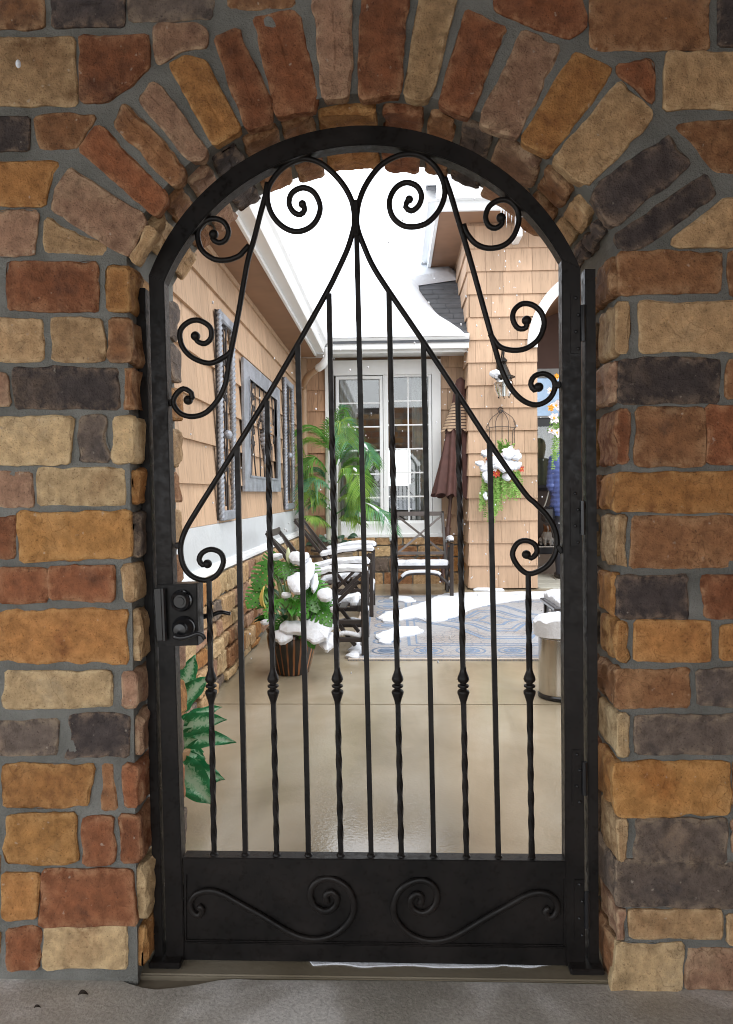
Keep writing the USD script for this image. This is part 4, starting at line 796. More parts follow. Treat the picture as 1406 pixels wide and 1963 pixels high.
# ------------------------------------------------------------------ rug with melting snow
RX0, RX1, RYa, RYb = -.315, 1.95, 4.95, 7.62
rug_m = material('blue_beige_rug', {
    'g': ('geometry', {}), 'vm': ('mapping', {'location': (-.82, -6.28, 0)}), 'ab': ('vector_math', {'math_type': 'absolute'}),
    'd': ('noise_texture', {'scale': 5, 'detail': 2}), 'da': ('mix', {'mix_type': 'linear_light', 'fac': .035}),
    'v': ('voronoi_texture', {'dimensions': '2D', 'metric': 'minkowski', 'exponent': .8, 'feature': 'f1', 'scale': 4.2, 'randomness': .6}),
    'mu': ('math', {'math_type': 'multiply', 'value2': 4.6}), 'fr': ('math', {'math_type': 'fraction'}),
    'r': ('rgb_ramp', {'ramp': [(0, (.17, .22, .31)), (.13, (.17, .22, .31)), (.18, (.46, .39, .33)), (.42, (.50, .43, .37)), (.47, (.24, .29, .37)), (.60, (.27, .32, .40)), (.66, (.50, .42, .35)), (1, (.46, .38, .31))]}),
    'v2': ('voronoi_texture', {'dimensions': '2D', 'feature': 'distance_to_edge', 'scale': 15, 'randomness': .9}), 'r2': ('rgb_ramp', {'ramp': [(.0, (.45, .52, .62)), (.05, (.6, .66, .74)), (.10, (1, 1, 1))]}),
    'm': ('mix', {'mix_type': 'multiply', 'fac': .8}), 'n2': ('noise_texture', {'scale': 300, 'detail': 2}), 'hs': ('hsv', {}), 'mr': ('map_range', {'from_min': .3, 'from_max': .7, 'to_min': .66, 'to_max': .98}),
    'n4': ('noise_texture', {'scale': 2.2, 'detail': 3}), 'wr': ('rgb_ramp', {'ramp': [(.40, (0, 0, 0)), (.62, (.55, .55, .55))]}), 'mw': ('mix', {'mix_type': 'mix', 'color2': (.50, .53, .58)}),
    'bu': ('bump', {'strength': .5, 'distance': .003}), 'p': ('principled_bsdf', {'roughness': .7, 'specular_ior_level': .3})},
    [('g.position', 'vm.vector'), ('vm.vector', 'ab.vector1'), ('ab.vector', 'd.vector'), ('ab.vector', 'da.color1'), ('d.color', 'da.color2'), ('da.color', 'v.vector'), ('da.color', 'v2.vector'), ('v.distance', 'mu.value1'), ('mu.value', 'fr.value1'), ('fr.value', 'r.fac'),
     ('v2.distance', 'r2.fac'), ('r.color', 'm.color1'), ('r2.color', 'm.color2'), ('g.position', 'n4.vector'), ('n4.fac', 'wr.fac'), ('wr.color', 'mw.fac'), ('m.color', 'mw.color1'),
     ('g.position', 'n2.vector'), ('n2.fac', 'mr.value'), ('mr.result', 'hs.value'), ('mw.color', 'hs.color'), ('hs.color', 'p.base_color'), ('n2.fac', 'bu.height'), ('bu.normal', 'p.normal')])
rug_blue, rug_beige = plain('rug_blue_yarn', (.18, .24, .34), .85, .4, 250), plain('rug_beige_yarn', (.50, .43, .36), .85, .4, 250)
rug = Thing('rug', 'blue and beige patterned outdoor rug under the chairs and patchy snow', 'rug', (RX0, RYa, ground(RYa)))
def on_floor(m, lift): v = np.array(m.vertices); v[:, 2] = v[:, 2] + ground(v[:, 1]) + lift; return v, m.faces
rug.add('field', on_floor(trimesh.creation.extrude_polygon(sbox(RX0, RYa, RX1, RYb), .006, engine='earcut'), .002), rug_m)
def ring_(d, w): return sbox(RX0 + d, RYa + d, RX1 - d, RYb - d).difference(sbox(RX0 + d + w, RYa + d + w, RX1 - d - w, RYb - d - w))
def flat(p, h, lift): return cat([on_floor(trimesh.creation.extrude_polygon(g, h, engine='earcut'), lift) for g in getattr(p, 'geoms', [p])])
for d, w, mm in ((.0, .03, rug_beige), (.09, .016, rug_blue), (.40, .022, rug_blue), (.46, .012, rug_blue)): rug.add('border', flat(ring_(d, w), .0035, .006), mm)
for k in range(13):                    # rosettes of the border
    xk = RX0 + .25 + k * .29
    if xk > RX1 - .2: break
    for rad, wd in ((.105, .014), (.065, .03), (.025, .02)):
        c = Point(xk, RYa + .25).buffer(rad, 6 if rad > .1 else 4); rug.add('rosette', flat(c.difference(Point(xk, RYa + .25).buffer(rad - wd, 6 if rad > .1 else 4)), .0035, .006), rug_blue)
for k in range(9):
    yk = RYa + .25 + k * .29
    if yk > RYb - .2: break
    c = Point(RX0 + .25, yk); rug.add('rosette', flat(c.buffer(.105, 6).difference(c.buffer(.09, 6)).union(c.buffer(.055, 4)), .0035, .006), rug_blue)
mc = np.array([.82, 6.28])
for s, wd in ((1.0, .03), (.90, .012), (.62, .03), (.50, .014), (.28, .03)):
    dia = Polygon([(mc[0] - .72 * s, mc[1]), (mc[0] - .36 * s, mc[1] + .30 * s), (mc[0] - .18 * s, mc[1] + .72 * s), (mc[0] + .18 * s, mc[1] + .72 * s), (mc[0] + .36 * s, mc[1] + .30 * s), (mc[0] + .72 * s, mc[1]), (mc[0] + .36 * s, mc[1] - .30 * s), (mc[0] + .18 * s, mc[1] - .72 * s), (mc[0] - .18 * s, mc[1] - .72 * s), (mc[0] - .36 * s, mc[1] - .30 * s)])
    rug.add('medallion_line', flat(dia.difference(dia.buffer(-wd)), .0035, .006), rug_blue)
def snow_patch(px_pts, h, name, label, lift=.004, seed_=0, top=None, group=None, jit=.02, step=.03):
    P = [atg(x, y)[:2] for x, y in px_pts]; V, F, E = pad(Polygon(P), h, -.01, seed_, amp=h * .35, bevel=h * 1.1, corner=.004, step=step, jit=jit, dome=h * .3)
    V = V.copy(); V[:, 2] += ground(V[:, 1]) + lift; return single(name, (V, F), snow_m, label, 'snow', True)
snow_patch([(735, 1196), (722, 1188), (742, 1178), (770, 1172), (800, 1163), (838, 1148), (850, 1142), (900, 1140), (985, 1139), (1090, 1137), (1090, 1147), (1000, 1152), (940, 1162), (905, 1170), (880, 1182), (850, 1194), (822, 1196), (800, 1188)], .015, 'snow_patch', 'widest snow drift melting across the back of the rug', .012, 11)
snow_patch([(724, 1236), (722, 1222), (735, 1216), (760, 1206), (800, 1206), (815, 1214), (790, 1222), (760, 1226), (745, 1238)], .013, 'snow_patch', 'small snow patch on the rug between the left chair and the third bar', .012, 12)
snow_patch([(752, 1152), (745, 1148), (765, 1146), (790, 1148), (800, 1156), (775, 1158)], .013, 'snow_patch', 'little snow clump on the rug in front of the facing chair', .012, 13)
snow_patch([(666, 1262), (672, 1245), (688, 1238), (694, 1250), (684, 1266)], .02, 'snow_patch', 'snow lump on the near left corner of the rug', .012, 14)
snow_patch([(905, 1133), (915, 1130.5), (945, 1131), (970, 1133), (940, 1134.5)], .02, 'snow_patch', 'thin strip of snow at the foot of the shingled pier', .004, 15)

snow_patch([(585, 1834), (820, 1838), (1060, 1842), (1078, 1848), (1030, 1856), (960, 1853), (900, 1857), (780, 1853), (700, 1855), (640, 1850), (600, 1852)], .002, 'snow_strip', 'thin white sheet painting the sky reflection on the slab under the gate', .001, 16, jit=.004, step=.012)  # white sheet standing in for bright sky mirrored in the wet slab
# ------------------------------------------------------------------ chairs
chair_m = plain('dark_brown_metal', (.020, .014, .012), .38, .1, 120, .2)
chair_g = plain('worn_grey_brown_metal', (.10, .085, .08), .42, .1, 120, .2)
def make_chair(label, loc, rotz, sd, X_back=True):
    full = X_back
    t = Thing('patio_chair', label, 'chair', loc, rotz=rotz)
    add = lambda n, m, mat=chair_m, sm=False: t.add(n, m, mat, sm, local=True)
    W = .29
    for s in (-1, 1):
        add('leg', beam((0, s * W, 0), (0, s * W, .545), .038, .034, up=(1, 0, 0), r=.004))
        arm = smooth_path([(.035, s * W, .565), (-.10, s * W, .572), (-.24, s * W, .560), (-.38, s * W, .528), (-.50, s * W, .520), (-.58, s * W, .53)], .03)
        add('arm', tube(arm, .024, 4, ref=np.array([0, 1.0, 0]), squash=(.55, 1.15)))
        add('back_post', beam((-.06, s * (W - .035), .06), (-.66, s * (W - .045), .83), .026, .030, up=(0, 1, 0), r=.003))
        add('leg', beam((-.03, s * (W - .02), .50), (-.56, s * (W - .02), .0), .024, .03, up=(0, 1, 0), r=.003))
        add('side_rail', beam((0, s * (W - .012), .105), (-.46, s * (W - .012), .105), .03, .03, r=.003))
        add('side_rail', beam((0, s * (W - .012), .225), (-.38, s * (W - .012), .225), .026, .03, r=.003))
        add('foot_tip', bx(-.66 + .0, -.64, s * (W - .045) - .014, s * (W - .045) + .014, .825, .845, .004))
    bp = lambda k: np.array([-.06 - .60 * k, 0, .06 + .77 * k])
    for k in (.985, .47): c = bp(k); add('back_rail', beam(c - [0, W - .045, 0], c + [0, W - .045, 0], .022, .045 if k > .9 else .03, r=.003), chair_g if X_back else chair_m)
    for s in (-1, 1): add('back_cross', beam(bp(.47) - [0, s * (W - .05), 0], bp(.96) + [0, s * (W - .05), 0], .022, .012, up=(1, 0, 0)), chair_g if X_back else chair_m)
    add('seat_rail', beam((-.03, -W + .01, .315), (-.03, W - .01, .315), .03, .045, r=.003))
    for k in range(6): x = -.07 - .075 * k; add('seat_slat', beam((x, -W + .03, .325 - .012 * k), (x, W - .03, .325 - .012 * k), .05, .014, r=.003))
    ap = smooth_path([(.0, -W + .02, .13), (.0, -W + .09, .20), (.0, -.12, .245), (.0, .12, .245), (.0, W - .09, .20), (.0, W - .02, .13)], .03); add('apron', tube(ap, .016, 6, ref=np.array([1.0, 0, 0])), chair_m, True)
    def snow(poly, z, h, s_, amp=.3, dome=.5):
        V, F, E = pad(poly, h, -.012, s_, amp=h * amp, bevel=h * .9, corner=.01, step=.02, jit=.008, dome=h * dome); V = V.copy(); V[:, 2] += z(V[:, 0]) if callable(z) else z
        t.add('snow_cap', (V, F), snow_m, True, local=True)
    if full: snow(sbox(-.46, -W + .03, -.0, W - .03), lambda x: .335 + .16 * (x + .03), .040, sd)
    else:
        for k in (0, 2, 3, 5): snow(sbox(-.095 - .075 * k, -W + .04, -.045 - .075 * k, W - .04), lambda x: .334 + .16 * (x + .07), .020, sd + 20 + k)
        snow(sbox(-.46, .02, -.03, .10), lambda x: .338 + .16 * (x + .07), .026, sd + 30)
    for s in (-1, 1): snow(sbox(-.44, s * W - .026, .03, s * W + .026), lambda x: np.interp(x, [-.58, -.50, -.38, -.24, -.10, .035], [.538, .53, .540, .572, .584, .577]), .022 if full else .024, sd + 2 + s)
    Va = [tube(np.array(ap)[len(ap) // 6: -len(ap) // 6] + [0.004, 0, .02], .017, 8, ref=np.array([1.0, 0, 0]))]; t.add('snow_cap', Va, snow_m, True, local=True)
    for s in (-1, 1): t.add('snow_cap', tube(smooth_path([(-.02, s * (W - .012), .128), (-.12, s * (W - .012), .15), (-.22, s * (W - .012), .13)], .02), [.01] + [.02] * 9 + [.008] if False else .016, 8), snow_m, True, local=True)
    return t
cy = 7.42
make_chair('worn brown cross back armchair with snowy seat, facing the gate before the window', (.262, cy, ground(cy)), -math.pi / 2, 301)
make_chair('dark slatted armchair nearest the potted lily, side on with snow on its arms', (-.215, 5.36, ground(5.36)), 0.0, 311, False)
make_chair('dark slatted armchair beyond the first, beside the palm pot, side on with snow', (-.205, 6.74, ground(6.74)), 0.0, 321, False)

# ------------------------------------------------------------------ step can and snowy table
steel_m = material('brushed_steel', {'g': ('geometry', {}), 'mp': ('mapping', {'scale': (4, 4, 220)}), 'n': ('noise_texture', {'scale': 3, 'detail': 2}), 'rr': ('map_range', {'to_min': .17, 'to_max': .20}), 'p': ('principled_bsdf', {'base_color': (.52, .49, .45), 'metallic': 1.0})},
    [('g.position', 'mp.vector'), ('mp.vector', 'n.vector'), ('n.fac', 'rr.value'), ('rr.result', 'p.roughness')])
cx, cyy = .905, 4.16; gz = ground(cyy)
can = Thing('step_can', 'small brushed steel pedal bin with a thick snow cap, beside the right gate stile', 'bin', (cx, cyy, gz))
can.add('body', lathe([(.118, .022), (.122, .03), (.122, .325), (.119, .33)], (cx, cyy, gz), 48), steel_m, 40)
can.add('base_ring', lathe([(.11, 0), (.126, .002), (.127, .016), (.120, .024)], (cx, cyy, gz), 48), hardware_m, 40)
can.add('lid', lathe([(.123, .332), (.124, .345), (.118, .362), (.07, .378), (0, .382)], (cx, cyy, gz), 48), steel_m, 40)
hp = smooth_path([(cx + .02, cyy - .125, gz + .345), (cx + .035, cyy - .135, gz + .33), (cx + .037, cyy - .136, gz + .28), (cx + .05, cyy - .136, gz + .255), (cx + .09, cyy - .12, gz + .25)], .01); can.add('handle', tube(hp, .0055, 8), hardware_m, True)
can.add('pedal', bx(cx - .03, cx + .03, cyy - .16, cyy - .115, gz + .006, gz + .016, .003), hardware_m)
V, F, E = pad(Point(cx - .015, cyy).buffer(.135), .085, -.012, 61, amp=.016, bevel=.04, step=.02, jit=.006, dome=.02); V[:, 2] += gz + .352; can.add('snow_cap', (V, F), snow_m, True)
tx0, tx1, ty0, ty1 = .965, 1.50, 4.62, 5.08; tz = ground(4.8)
tb = Thing('side_table', 'low dark metal table heaped with snow, behind the steel bin', 'table', (tx0, ty0, tz))
tb.add('tabletop', bx(tx0, tx1, ty0, ty1, tz + .375, tz + .40, .006), plain('wet_dark_metal', (.04, .04, .045), .2))
tb.add('apron_rail', bx(tx0 + .02, tx1 - .02, ty0 + .03, ty0 + .05, tz + .31, tz + .375), chair_m); tb.add('apron_rail', bx(tx0 + .03, tx0 + .05, ty0 + .05, ty1 - .03, tz + .31, tz + .375), chair_m)
for x in (tx0 + .02, tx1 - .05):
    for y in (ty0 + .02, ty1 - .05): tb.add('leg', bx(x, x + .032, y, y + .032, tz, tz + .375, .004), chair_m)
V, F, E = pad(sbox(tx0 + .03, ty0 + .03, tx1, ty1), .05, -.01, 62, amp=.01, bevel=.04, step=.02, jit=.01, dome=.03); V[:, 2] += tz + .40; tb.add('snow_cap', (V, F), snow_m, True)

# ------------------------------------------------------------------ foliage helpers
def leaf_material(name, c1, c2, trans=.25, rough=.32, scale=14):
    return material(name, {'g': ('geometry', {}), 'o': ('object_info', {}), 'n': ('noise_texture', {'scale': scale, 'detail': 3}), 'r': ('rgb_ramp', {'ramp': [(.35, c1), (.65, c2)]}), 'rv': ('map_range', {'to_min': .75, 'to_max': 1.3}), 'hs': ('hsv', {}),
        'p': ('principled_bsdf', {'roughness': rough}), 't': ('translucent_bsdf', {}), 'm': ('mix_closure', {'fac': trans})},
        [('g.position', 'n.vector'), ('n.fac', 'r.fac'), ('o.random', 'rv.value'), ('rv.result', 'hs.value'), ('r.color', 'hs.color'), ('hs.color', 'p.base_color'), ('hs.color', 't.color'), ('p.BSDF', 'm.closure1'), ('t.BSDF', 'm.closure2')], surface='m.closure')
palm_m = leaf_material('palm_leaf', (.10, .25, .05), (.20, .40, .09), .35); palm_blue = leaf_material('palm_leaf_bluish', (.10, .27, .14), (.20, .43, .26), .35); palm_y = leaf_material('palm_leaf_young', (.22, .38, .07), (.34, .50, .12), .35)
mon_m = leaf_material('monstera_leaf', (.045, .18, .025), (.09, .29, .04), .25, .25); ivy_m = leaf_material('ivy_leaf', (.05, .12, .07), (.12, .22, .15), .2)
fern_m = leaf_material('fern_leaf', (.16, .34, .06), (.32, .52, .14), .3, .5, 40)
stem_m = plain('pale_green_stem', (.28, .34, .16), .5)
def frond(path, leaf_len, n, spread=.9, droop=.5, seed_=0, w=.0105):
    r = np.random.default_rng(seed_); P = smooth_path(path, .01); L = len(P); ms = [tube(P, np.linspace(.006, .002, L), 5)]; V, F = [], []
    T = np.gradient(P, axis=0); T /= np.linalg.norm(T, axis=1, keepdims=True)
    for i in range(n):
        k = int((.12 + .88 * i / n) * (L - 1)); t = T[k]; side = np.cross(t, (0, -.35, 1.0)); side /= max(np.linalg.norm(side), 1e-6); f = i / n
        ll = leaf_len * (math.sin(math.pi * (.15 + .80 * f)) ** .6) * (.85 + .3 * r.random())
        for s in (-1, 1):
            d = side * s * spread + t * .75 + np.array([0, 0, .15]); d /= np.linalg.norm(d); p = P[k].copy(); b = len(V)
            wv = np.cross(d, (0, .8, .6)); wv /= max(np.linalg.norm(wv), 1e-6)
            for j in range(5):
                q = p + d * ll * j / 4 - np.array([0, 0, droop * ll * (j / 4) ** 2]); ww = w * (.5, 1, .95, .6, .05)[j]; V += [q - wv * ww * .5, q + wv * ww * .5]
            F += [(b + 2 * j, b + 2 * j + 1, b + 2 * j + 3, b + 2 * j + 2) for j in range(4)]
    ms.append((np.array(V), np.array(F))); return ms
def leaf(base, tip, width, up, bend=.15, fold=.12, n=10, m=6, wave=0.0, seed_=0):
    base, tip, up = np.array(base, float), np.array(tip, float), np.array(up, float); d = tip - base; L = np.linalg.norm(d); d /= L; s = np.cross(d, up); s /= np.linalg.norm(s); u = np.cross(s, d)
    V, E = [], []
    for i in range(n + 1):
        f = i / n; w = width * (math.sin(math.pi * min(1, f * 1.02 + .02) ** .85) ** .6 if 0 < f < 1 else .02)
        for j in range(-m, m + 1):
            g = j / m; V.append(base + d * L * f + s * w * .5 * g + u * (bend * L * 4 * f * (1 - f) * .5 - bend * L * f * f * .8 + fold * width * abs(g) + wave * math.sin(f * 14 + seed_ + j) * abs(g))); E.append(abs(g))
    k = 2 * m + 1; F = [(i * k + j, i * k + j + 1, (i + 1) * k + j + 1, (i + 1) * k + j) for i in range(n) for j in range(k - 1)]
    return np.array(V), np.array(F), np.array(E)

# ------------------------------------------------------------------ palm in its stone pot
ppx, ppy = -.64, 7.80; pgz = ground(ppy); stone_pot_m = plain('cast_stone', (.33, .27, .20), .8, .7, 70, .25); soil_m = plain('potting_soil', (.03, .022, .016), .9, .8, 90)
pot = Thing('planter', 'large round cast stone planter with rolled rim holding the palm', 'planter', (ppx, ppy, pgz))
pot.add('bowl', lathe([(.12, 0), (.15, .02), (.19, .20), (.205, .38), (.20, .42)], (ppx, ppy, pgz), 40), stone_pot_m, 40)
pot.add('rim', lathe([(.205, .415), (.232, .43), (.238, .455), (.228, .478), (.20, .482), (.185, .46), (.185, .43)], (ppx, ppy, pgz), 40), stone_pot_m, 40)
pot.add('soil', lathe([(.19, .435), (0, .45)], (ppx, ppy, pgz), 24), soil_m)
palm = Thing('palm', 'green potted palm with arching feathery fronds before the left of the window', 'palm', (ppx, ppy, pgz + .45))
trunk_m = plain('pale_palm_stem', (.50, .50, .42), .55, .4, 60, .2)
for (xa, ya, xb, yb, r0) in ((631, 1042, 627, 846, .026), (642, 1042, 638, 850, .026), (652, 1042, 652, 886, .020)):
    palm.add('stem', tube(smooth_path([at(xa, ya, ppy), at((xa + xb) / 2 - 2, (ya + yb) / 2, ppy), at(xb, yb, ppy)], .03), np.linspace(r0, r0 * .6, len(smooth_path([at(xa, ya, ppy), at((xa + xb) / 2 - 2, (ya + yb) / 2, ppy), at(xb, yb, ppy)], .03))), 8), trunk_m, True)
fr = [ # pixel path, depth at tip, leaflet length, leaflets, material
 ([(634, 858), (612, 826), (588, 818), (564, 838)], -.10, .23, 40, palm_m), ([(641, 880), (646, 822), (656, 812), (668, 852)], -.25, .30, 44, palm_blue), ([(640, 846), (649, 796), (658, 783), (668, 806)], .05, .16, 34, palm_m),
 ([(649, 892), (666, 862), (688, 850), (706, 864), (716, 886)], -.2, .21, 42, palm_blue), ([(647, 925), (662, 902), (676, 897), (688, 918), (690, 952)], -.35, .24, 44, palm_m), ([(646, 985), (676, 966), (706, 968), (736, 992), (754, 1020)], -.45, .19, 46, palm_m),
 ([(630, 910), (616, 886), (598, 880), (580, 896)], -.2, .22, 36, palm_m), ([(633, 938), (618, 922), (602, 920), (586, 944)], -.3, .24, 38, palm_blue), ([(634, 978), (622, 962), (610, 956), (598, 964)], -.15, .18, 30, palm_m),
 ([(637, 1012), (616, 996), (598, 990), (584, 992)], -.3, .17, 26, palm_y), ([(648, 996), (664, 988), (680, 992), (694, 1006)], -.2, .15, 28, palm_y), ([(649, 950), (662, 934), (676, 940), (686, 980)], -.1, .22, 38, palm_m), ([(640, 870), (628, 846), (626, 820), (630, 800)], .0, .18, 30, palm_m),
 ([(632, 862), (604, 842), (584, 842), (570, 868)], .12, .20, 34, palm_y), ([(632, 925), (610, 904), (592, 906), (578, 930)], -.05, .20, 34, palm_m), ([(650, 905), (668, 884), (684, 884), (700, 912)], .05, .20, 34, palm_m), ([(648, 965), (662, 948), (678, 950), (692, 978)], -.25, .18, 32, palm_y), ([(632, 960), (612, 944), (594, 948), (582, 970)], -.25, .18, 30, palm_y), ([(645, 890), (656, 858), (672, 846), (690, 862)], .1, .18, 30, palm_m)]
rj = np.random.default_rng(66)
fr = fr + [([(x + 12 * (rj.random() - .5) * k, y + 16 * (rj.random() - .4) * k) for k, (x, y) in zip((.2, .7, 1, 1.3, 1.3), pp)], dy + .16 * (rj.random() - .3), ll * .9, nn, [palm_m, palm_y, palm_blue][j % 3]) for j, (pp, dy, ll, nn, mm) in enumerate(fr)]
for i, (pp, dy, ll, nn, mm) in enumerate(fr):
    P = [at(x, y, ppy + dy * k / (len(pp) - 1)) for k, (x, y) in enumerate(pp)]
    fp = palm.add('frond', frond(P, ll, int(nn * .72), .8, .62, i), mm)
    if i in (3, 5, 4):
        Q = smooth_path(P, .02); k0 = int(len(Q) * (.45 if i != 4 else .5)); Q = Q[k0: int(len(Q) * (.95 if i == 5 else .8 if i == 3 else .62))] + np.array([0, 0, .012]); rr = np.sin(np.linspace(.15, 3.0, len(Q))) * (.030 if i == 3 else .020)
        palm.add('snow_cap', tube(Q, rr, 8, squash=(1.1, .7)), snow_m, True, parent=fp)
r = np.random.default_rng(8)
iv = Thing('ivy', 'grey green trailing ivy around the foot of the palm stems', 'plant', (ppx, ppy, pgz + .45))
for k in range(34):
    a = r.random() * 2 * math.pi; rad = .06 + .17 * r.random(); c = np.array([ppx + rad * math.cos(a), ppy - abs(rad * math.sin(a)) * .8, pgz + .47 + .13 * r.random()]); d = np.array([math.cos(a), -abs(math.sin(a)), .3 * r.random() - .1]) * .085
    V, F, E = leaf(c, c + d, .075, (0, -.5, 1), .2, .1, 5, 2); iv.add('leaf', (V, F), ivy_m, True)

# ------------------------------------------------------------------ lily and monstera in the striped pot
mx, my = -.645, 4.66; mg = ground(my)
strip_m = material('striped_brown_glaze', {'g': ('texture_coordinate', {}), 's': ('separate_xyz', {}), 'at': ('math', {'math_type': 'arctan2'}), 'mu': ('math', {'math_type': 'multiply', 'value2': 22.0}), 'si': ('math', {'math_type': 'sine'}),
    'n': ('noise_texture', {'scale': 7, 'detail': 1}), 'ad': ('math', {'math_type': 'multiply_add', 'value2': .45}), 'r': ('rgb_ramp', {'ramp': [(.68, (.010, .007, .006)), (.80, (.12, .042, .016)), (.95, (.24, .095, .035))]}), 'p': ('principled_bsdf', {'roughness': .12, 'coat_weight': .3})},
    [('g.object', 's.vector'), ('s.x', 'at.value1'), ('s.y', 'at.value2'), ('at.value', 'mu.value1'), ('mu.value', 'si.value1'), ('si.value', 'ad.value1'), ('g.object', 'n.vector'), ('n.fac', 'ad.value3'), ('ad.value', 'r.fac'), ('r.color', 'p.base_color')])
lp = Thing('plant_pot', 'glossy dark brown pot with rust stripes on the wet slab', 'plant pot', (mx, my, mg))
lp.add('body', lathe([(.098, 0), (.106, .006), (.128, .09), (.150, .17), (.157, .225), (.150, .25)], (mx, my, mg), 48), strip_m, 40)
lp.add('rim', lathe([(.150, .25), (.158, .262), (.160, .275), (.150, .285), (.136, .28), (.134, .25)], (mx, my, mg), 48), plain('dark_glaze', (.010, .007, .006), .12), 40)
lp.add('soil', lathe([(.138, .262), (0, .275)], (mx, my, mg), 24), soil_m)
ml = Thing('potted_plant', 'monstera and lilies in the striped pot, half buried in snow', 'plant', (mx, my, mg + .27))
def monstera(base, tip, width, up, seed_, slots=5):
    base, tip, up = map(lambda a: np.array(a, float), (base, tip, up)); d = tip - base; L = np.linalg.norm(d); d /= L; s = np.cross(d, up); s /= np.linalg.norm(s); u = np.cross(s, d)
    out = []
    for sg in (-1, 1):
        h = [(0, 0)] + [(sg * math.sin(math.pi * (.06 + .94 * k / 14) ** .72) ** .75 * .5, (k / 14) * 1.12 - .12) for k in range(15)] + [(0, 1.0)]
        out.append(Polygon(h).buffer(0))
    shape = out[0].union(out[1]).buffer(.01)
    for k in range(slots):
        f = .12 + .68 * k / (slots - 1)
        for sg in (-1, 1): shape = shape.difference(Polygon([(sg * .20, f - .03), (sg * .66, f + .13), (sg * .66, f + .24), (sg * .20, f + .0)]).buffer(.008))
        for sg in (-1, 1): shape = shape.difference(Point(sg * .10, f + .04).buffer(.030, 5))
    shape = max(getattr(shape, 'geoms', [shape]), key=lambda g: g.area)
    m = trimesh.creation.extrude_polygon(shape, .002 / L, engine='earcut'); m = m.subdivide(); v = m.vertices
    P = base + d * (v[:, 1:2] * L) + s * (v[:, 0:1] * width) + u * (v[:, 2:3] * L - .22 * L * v[:, 1:2] ** 2 + .10 * width * np.abs(v[:, 0:1]) - .35 * width * v[:, 0:1] ** 2)
    return P, m.faces
for i, (bx_, by_, tx_, ty_, w, dy) in enumerate([(520, 1088, 486, 1128, .20, -.16), (532, 1072, 500, 1092, .19, -.05), (508, 1128, 474, 1160, .18, -.20), (548, 1078, 556, 1108, .17, -.18), (600, 1122, 628, 1150, .15, -.22), (592, 1132, 606, 1168, .15, -.25), (610, 1150, 634, 1175, .12, -.2), (586, 1090, 606, 1120, .16, -.15), (545, 1190, 520, 1212, .12, -.15), (598, 1160, 632, 1192, .15, -.30), (560, 1150, 586, 1176, .13, -.3), (530, 1150, 512, 1184, .13, -.26), (580, 1196, 600, 1236, .12, -.28)]):
    b, t_ = at(bx_, by_, my + dy * .5), at(tx_, ty_, my + dy); ml.add('leaf', monstera(b, t_, w, (0, -1, .75), i), mon_m)
    st = smooth_path([(mx + .02 * (i % 3 - 1), my, mg + .27), (np.array([mx, my, mg + .42]) * .5 + b * .5), b], .02); ml.add('stem', tube(st, .006, 6), stem_m, True)
for i, (x0, y0, x1, y1, x2, y2) in enumerate([(551, 1210, 553, 1120, 555, 1060), (545, 1212, 540, 1150, 532, 1112), (566, 1210, 568, 1150, 570, 1130), (556, 1210, 560, 1175, 558, 1140)]):
    P = smooth_path([at(x0, y0, my - .05), at(x1, y1, my - .08), at(x2, y2, my - .10)], .02); ml.add('stem', tube(P, np.linspace(.012, .008, len(P)), 8), stem_m, True)
lily_m = plain('pale_yellow_petal', (.72, .56, .16), .45); bud_m = plain('green_white_bud', (.55, .62, .38), .5)
V, F, E = leaf(at(514, 1168, my - .16), at(502, 1126, my - .2), .035, (-1, -1, .2), .25, .5, 8, 4); ml.add('flower', (V, F), lily_m, True, label='pale yellow lily')
ml.add('flower', lathe([(.0, 0), (.012, .02), (.016, .05), (.008, .085), (0, .10)], at(553, 1080, my - .1), 10), bud_m, True, label='green white lily bud')
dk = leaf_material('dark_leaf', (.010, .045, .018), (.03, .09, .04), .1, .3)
r = np.random.default_rng(19)
for k in range(30):
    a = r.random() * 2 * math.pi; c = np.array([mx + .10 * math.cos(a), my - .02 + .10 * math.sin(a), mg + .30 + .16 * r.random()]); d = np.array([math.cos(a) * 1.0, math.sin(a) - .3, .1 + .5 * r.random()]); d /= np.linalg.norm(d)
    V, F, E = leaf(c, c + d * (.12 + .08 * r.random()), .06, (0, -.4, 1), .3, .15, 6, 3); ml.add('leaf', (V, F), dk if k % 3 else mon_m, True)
def drape(x, y, wpx, hpx, D, seed_, th=.022, tilt=.8):   # a slab of snow lying on leaves that slope towards the gate
    rr = np.random.default_rng(seed_); k = D / FPX; n = 14; ph = np.arange(n) / n * 2 * math.pi; rad = 1 + .38 * (rr.random(n) - .5)
    W_, H_ = wpx * k / 2, hpx * k / 2 / math.sin(tilt); P = [(W_ * r_ * math.cos(a), H_ * r_ * math.sin(a)) for a, r_ in zip(ph, rad)]
    V, F, E = pad(Polygon(P).buffer(0), th, -.02, seed_, amp=th * .45, bevel=th * .8, corner=.006, step=.007, jit=.007, dome=th * .9, sides=2)
    e1, e2 = np.array([1.0, .15 * (rr.random() - .5), .25 * (rr.random() - .5)]), np.array([0, math.cos(tilt), math.sin(tilt)]); e1 /= np.linalg.norm(e1); e3 = np.cross(e1, e2); e3 /= np.linalg.norm(e3)
    return at(x, y, D) + V[:, :1] * e1 + V[:, 1:2] * e2 + V[:, 2:] * e3, F
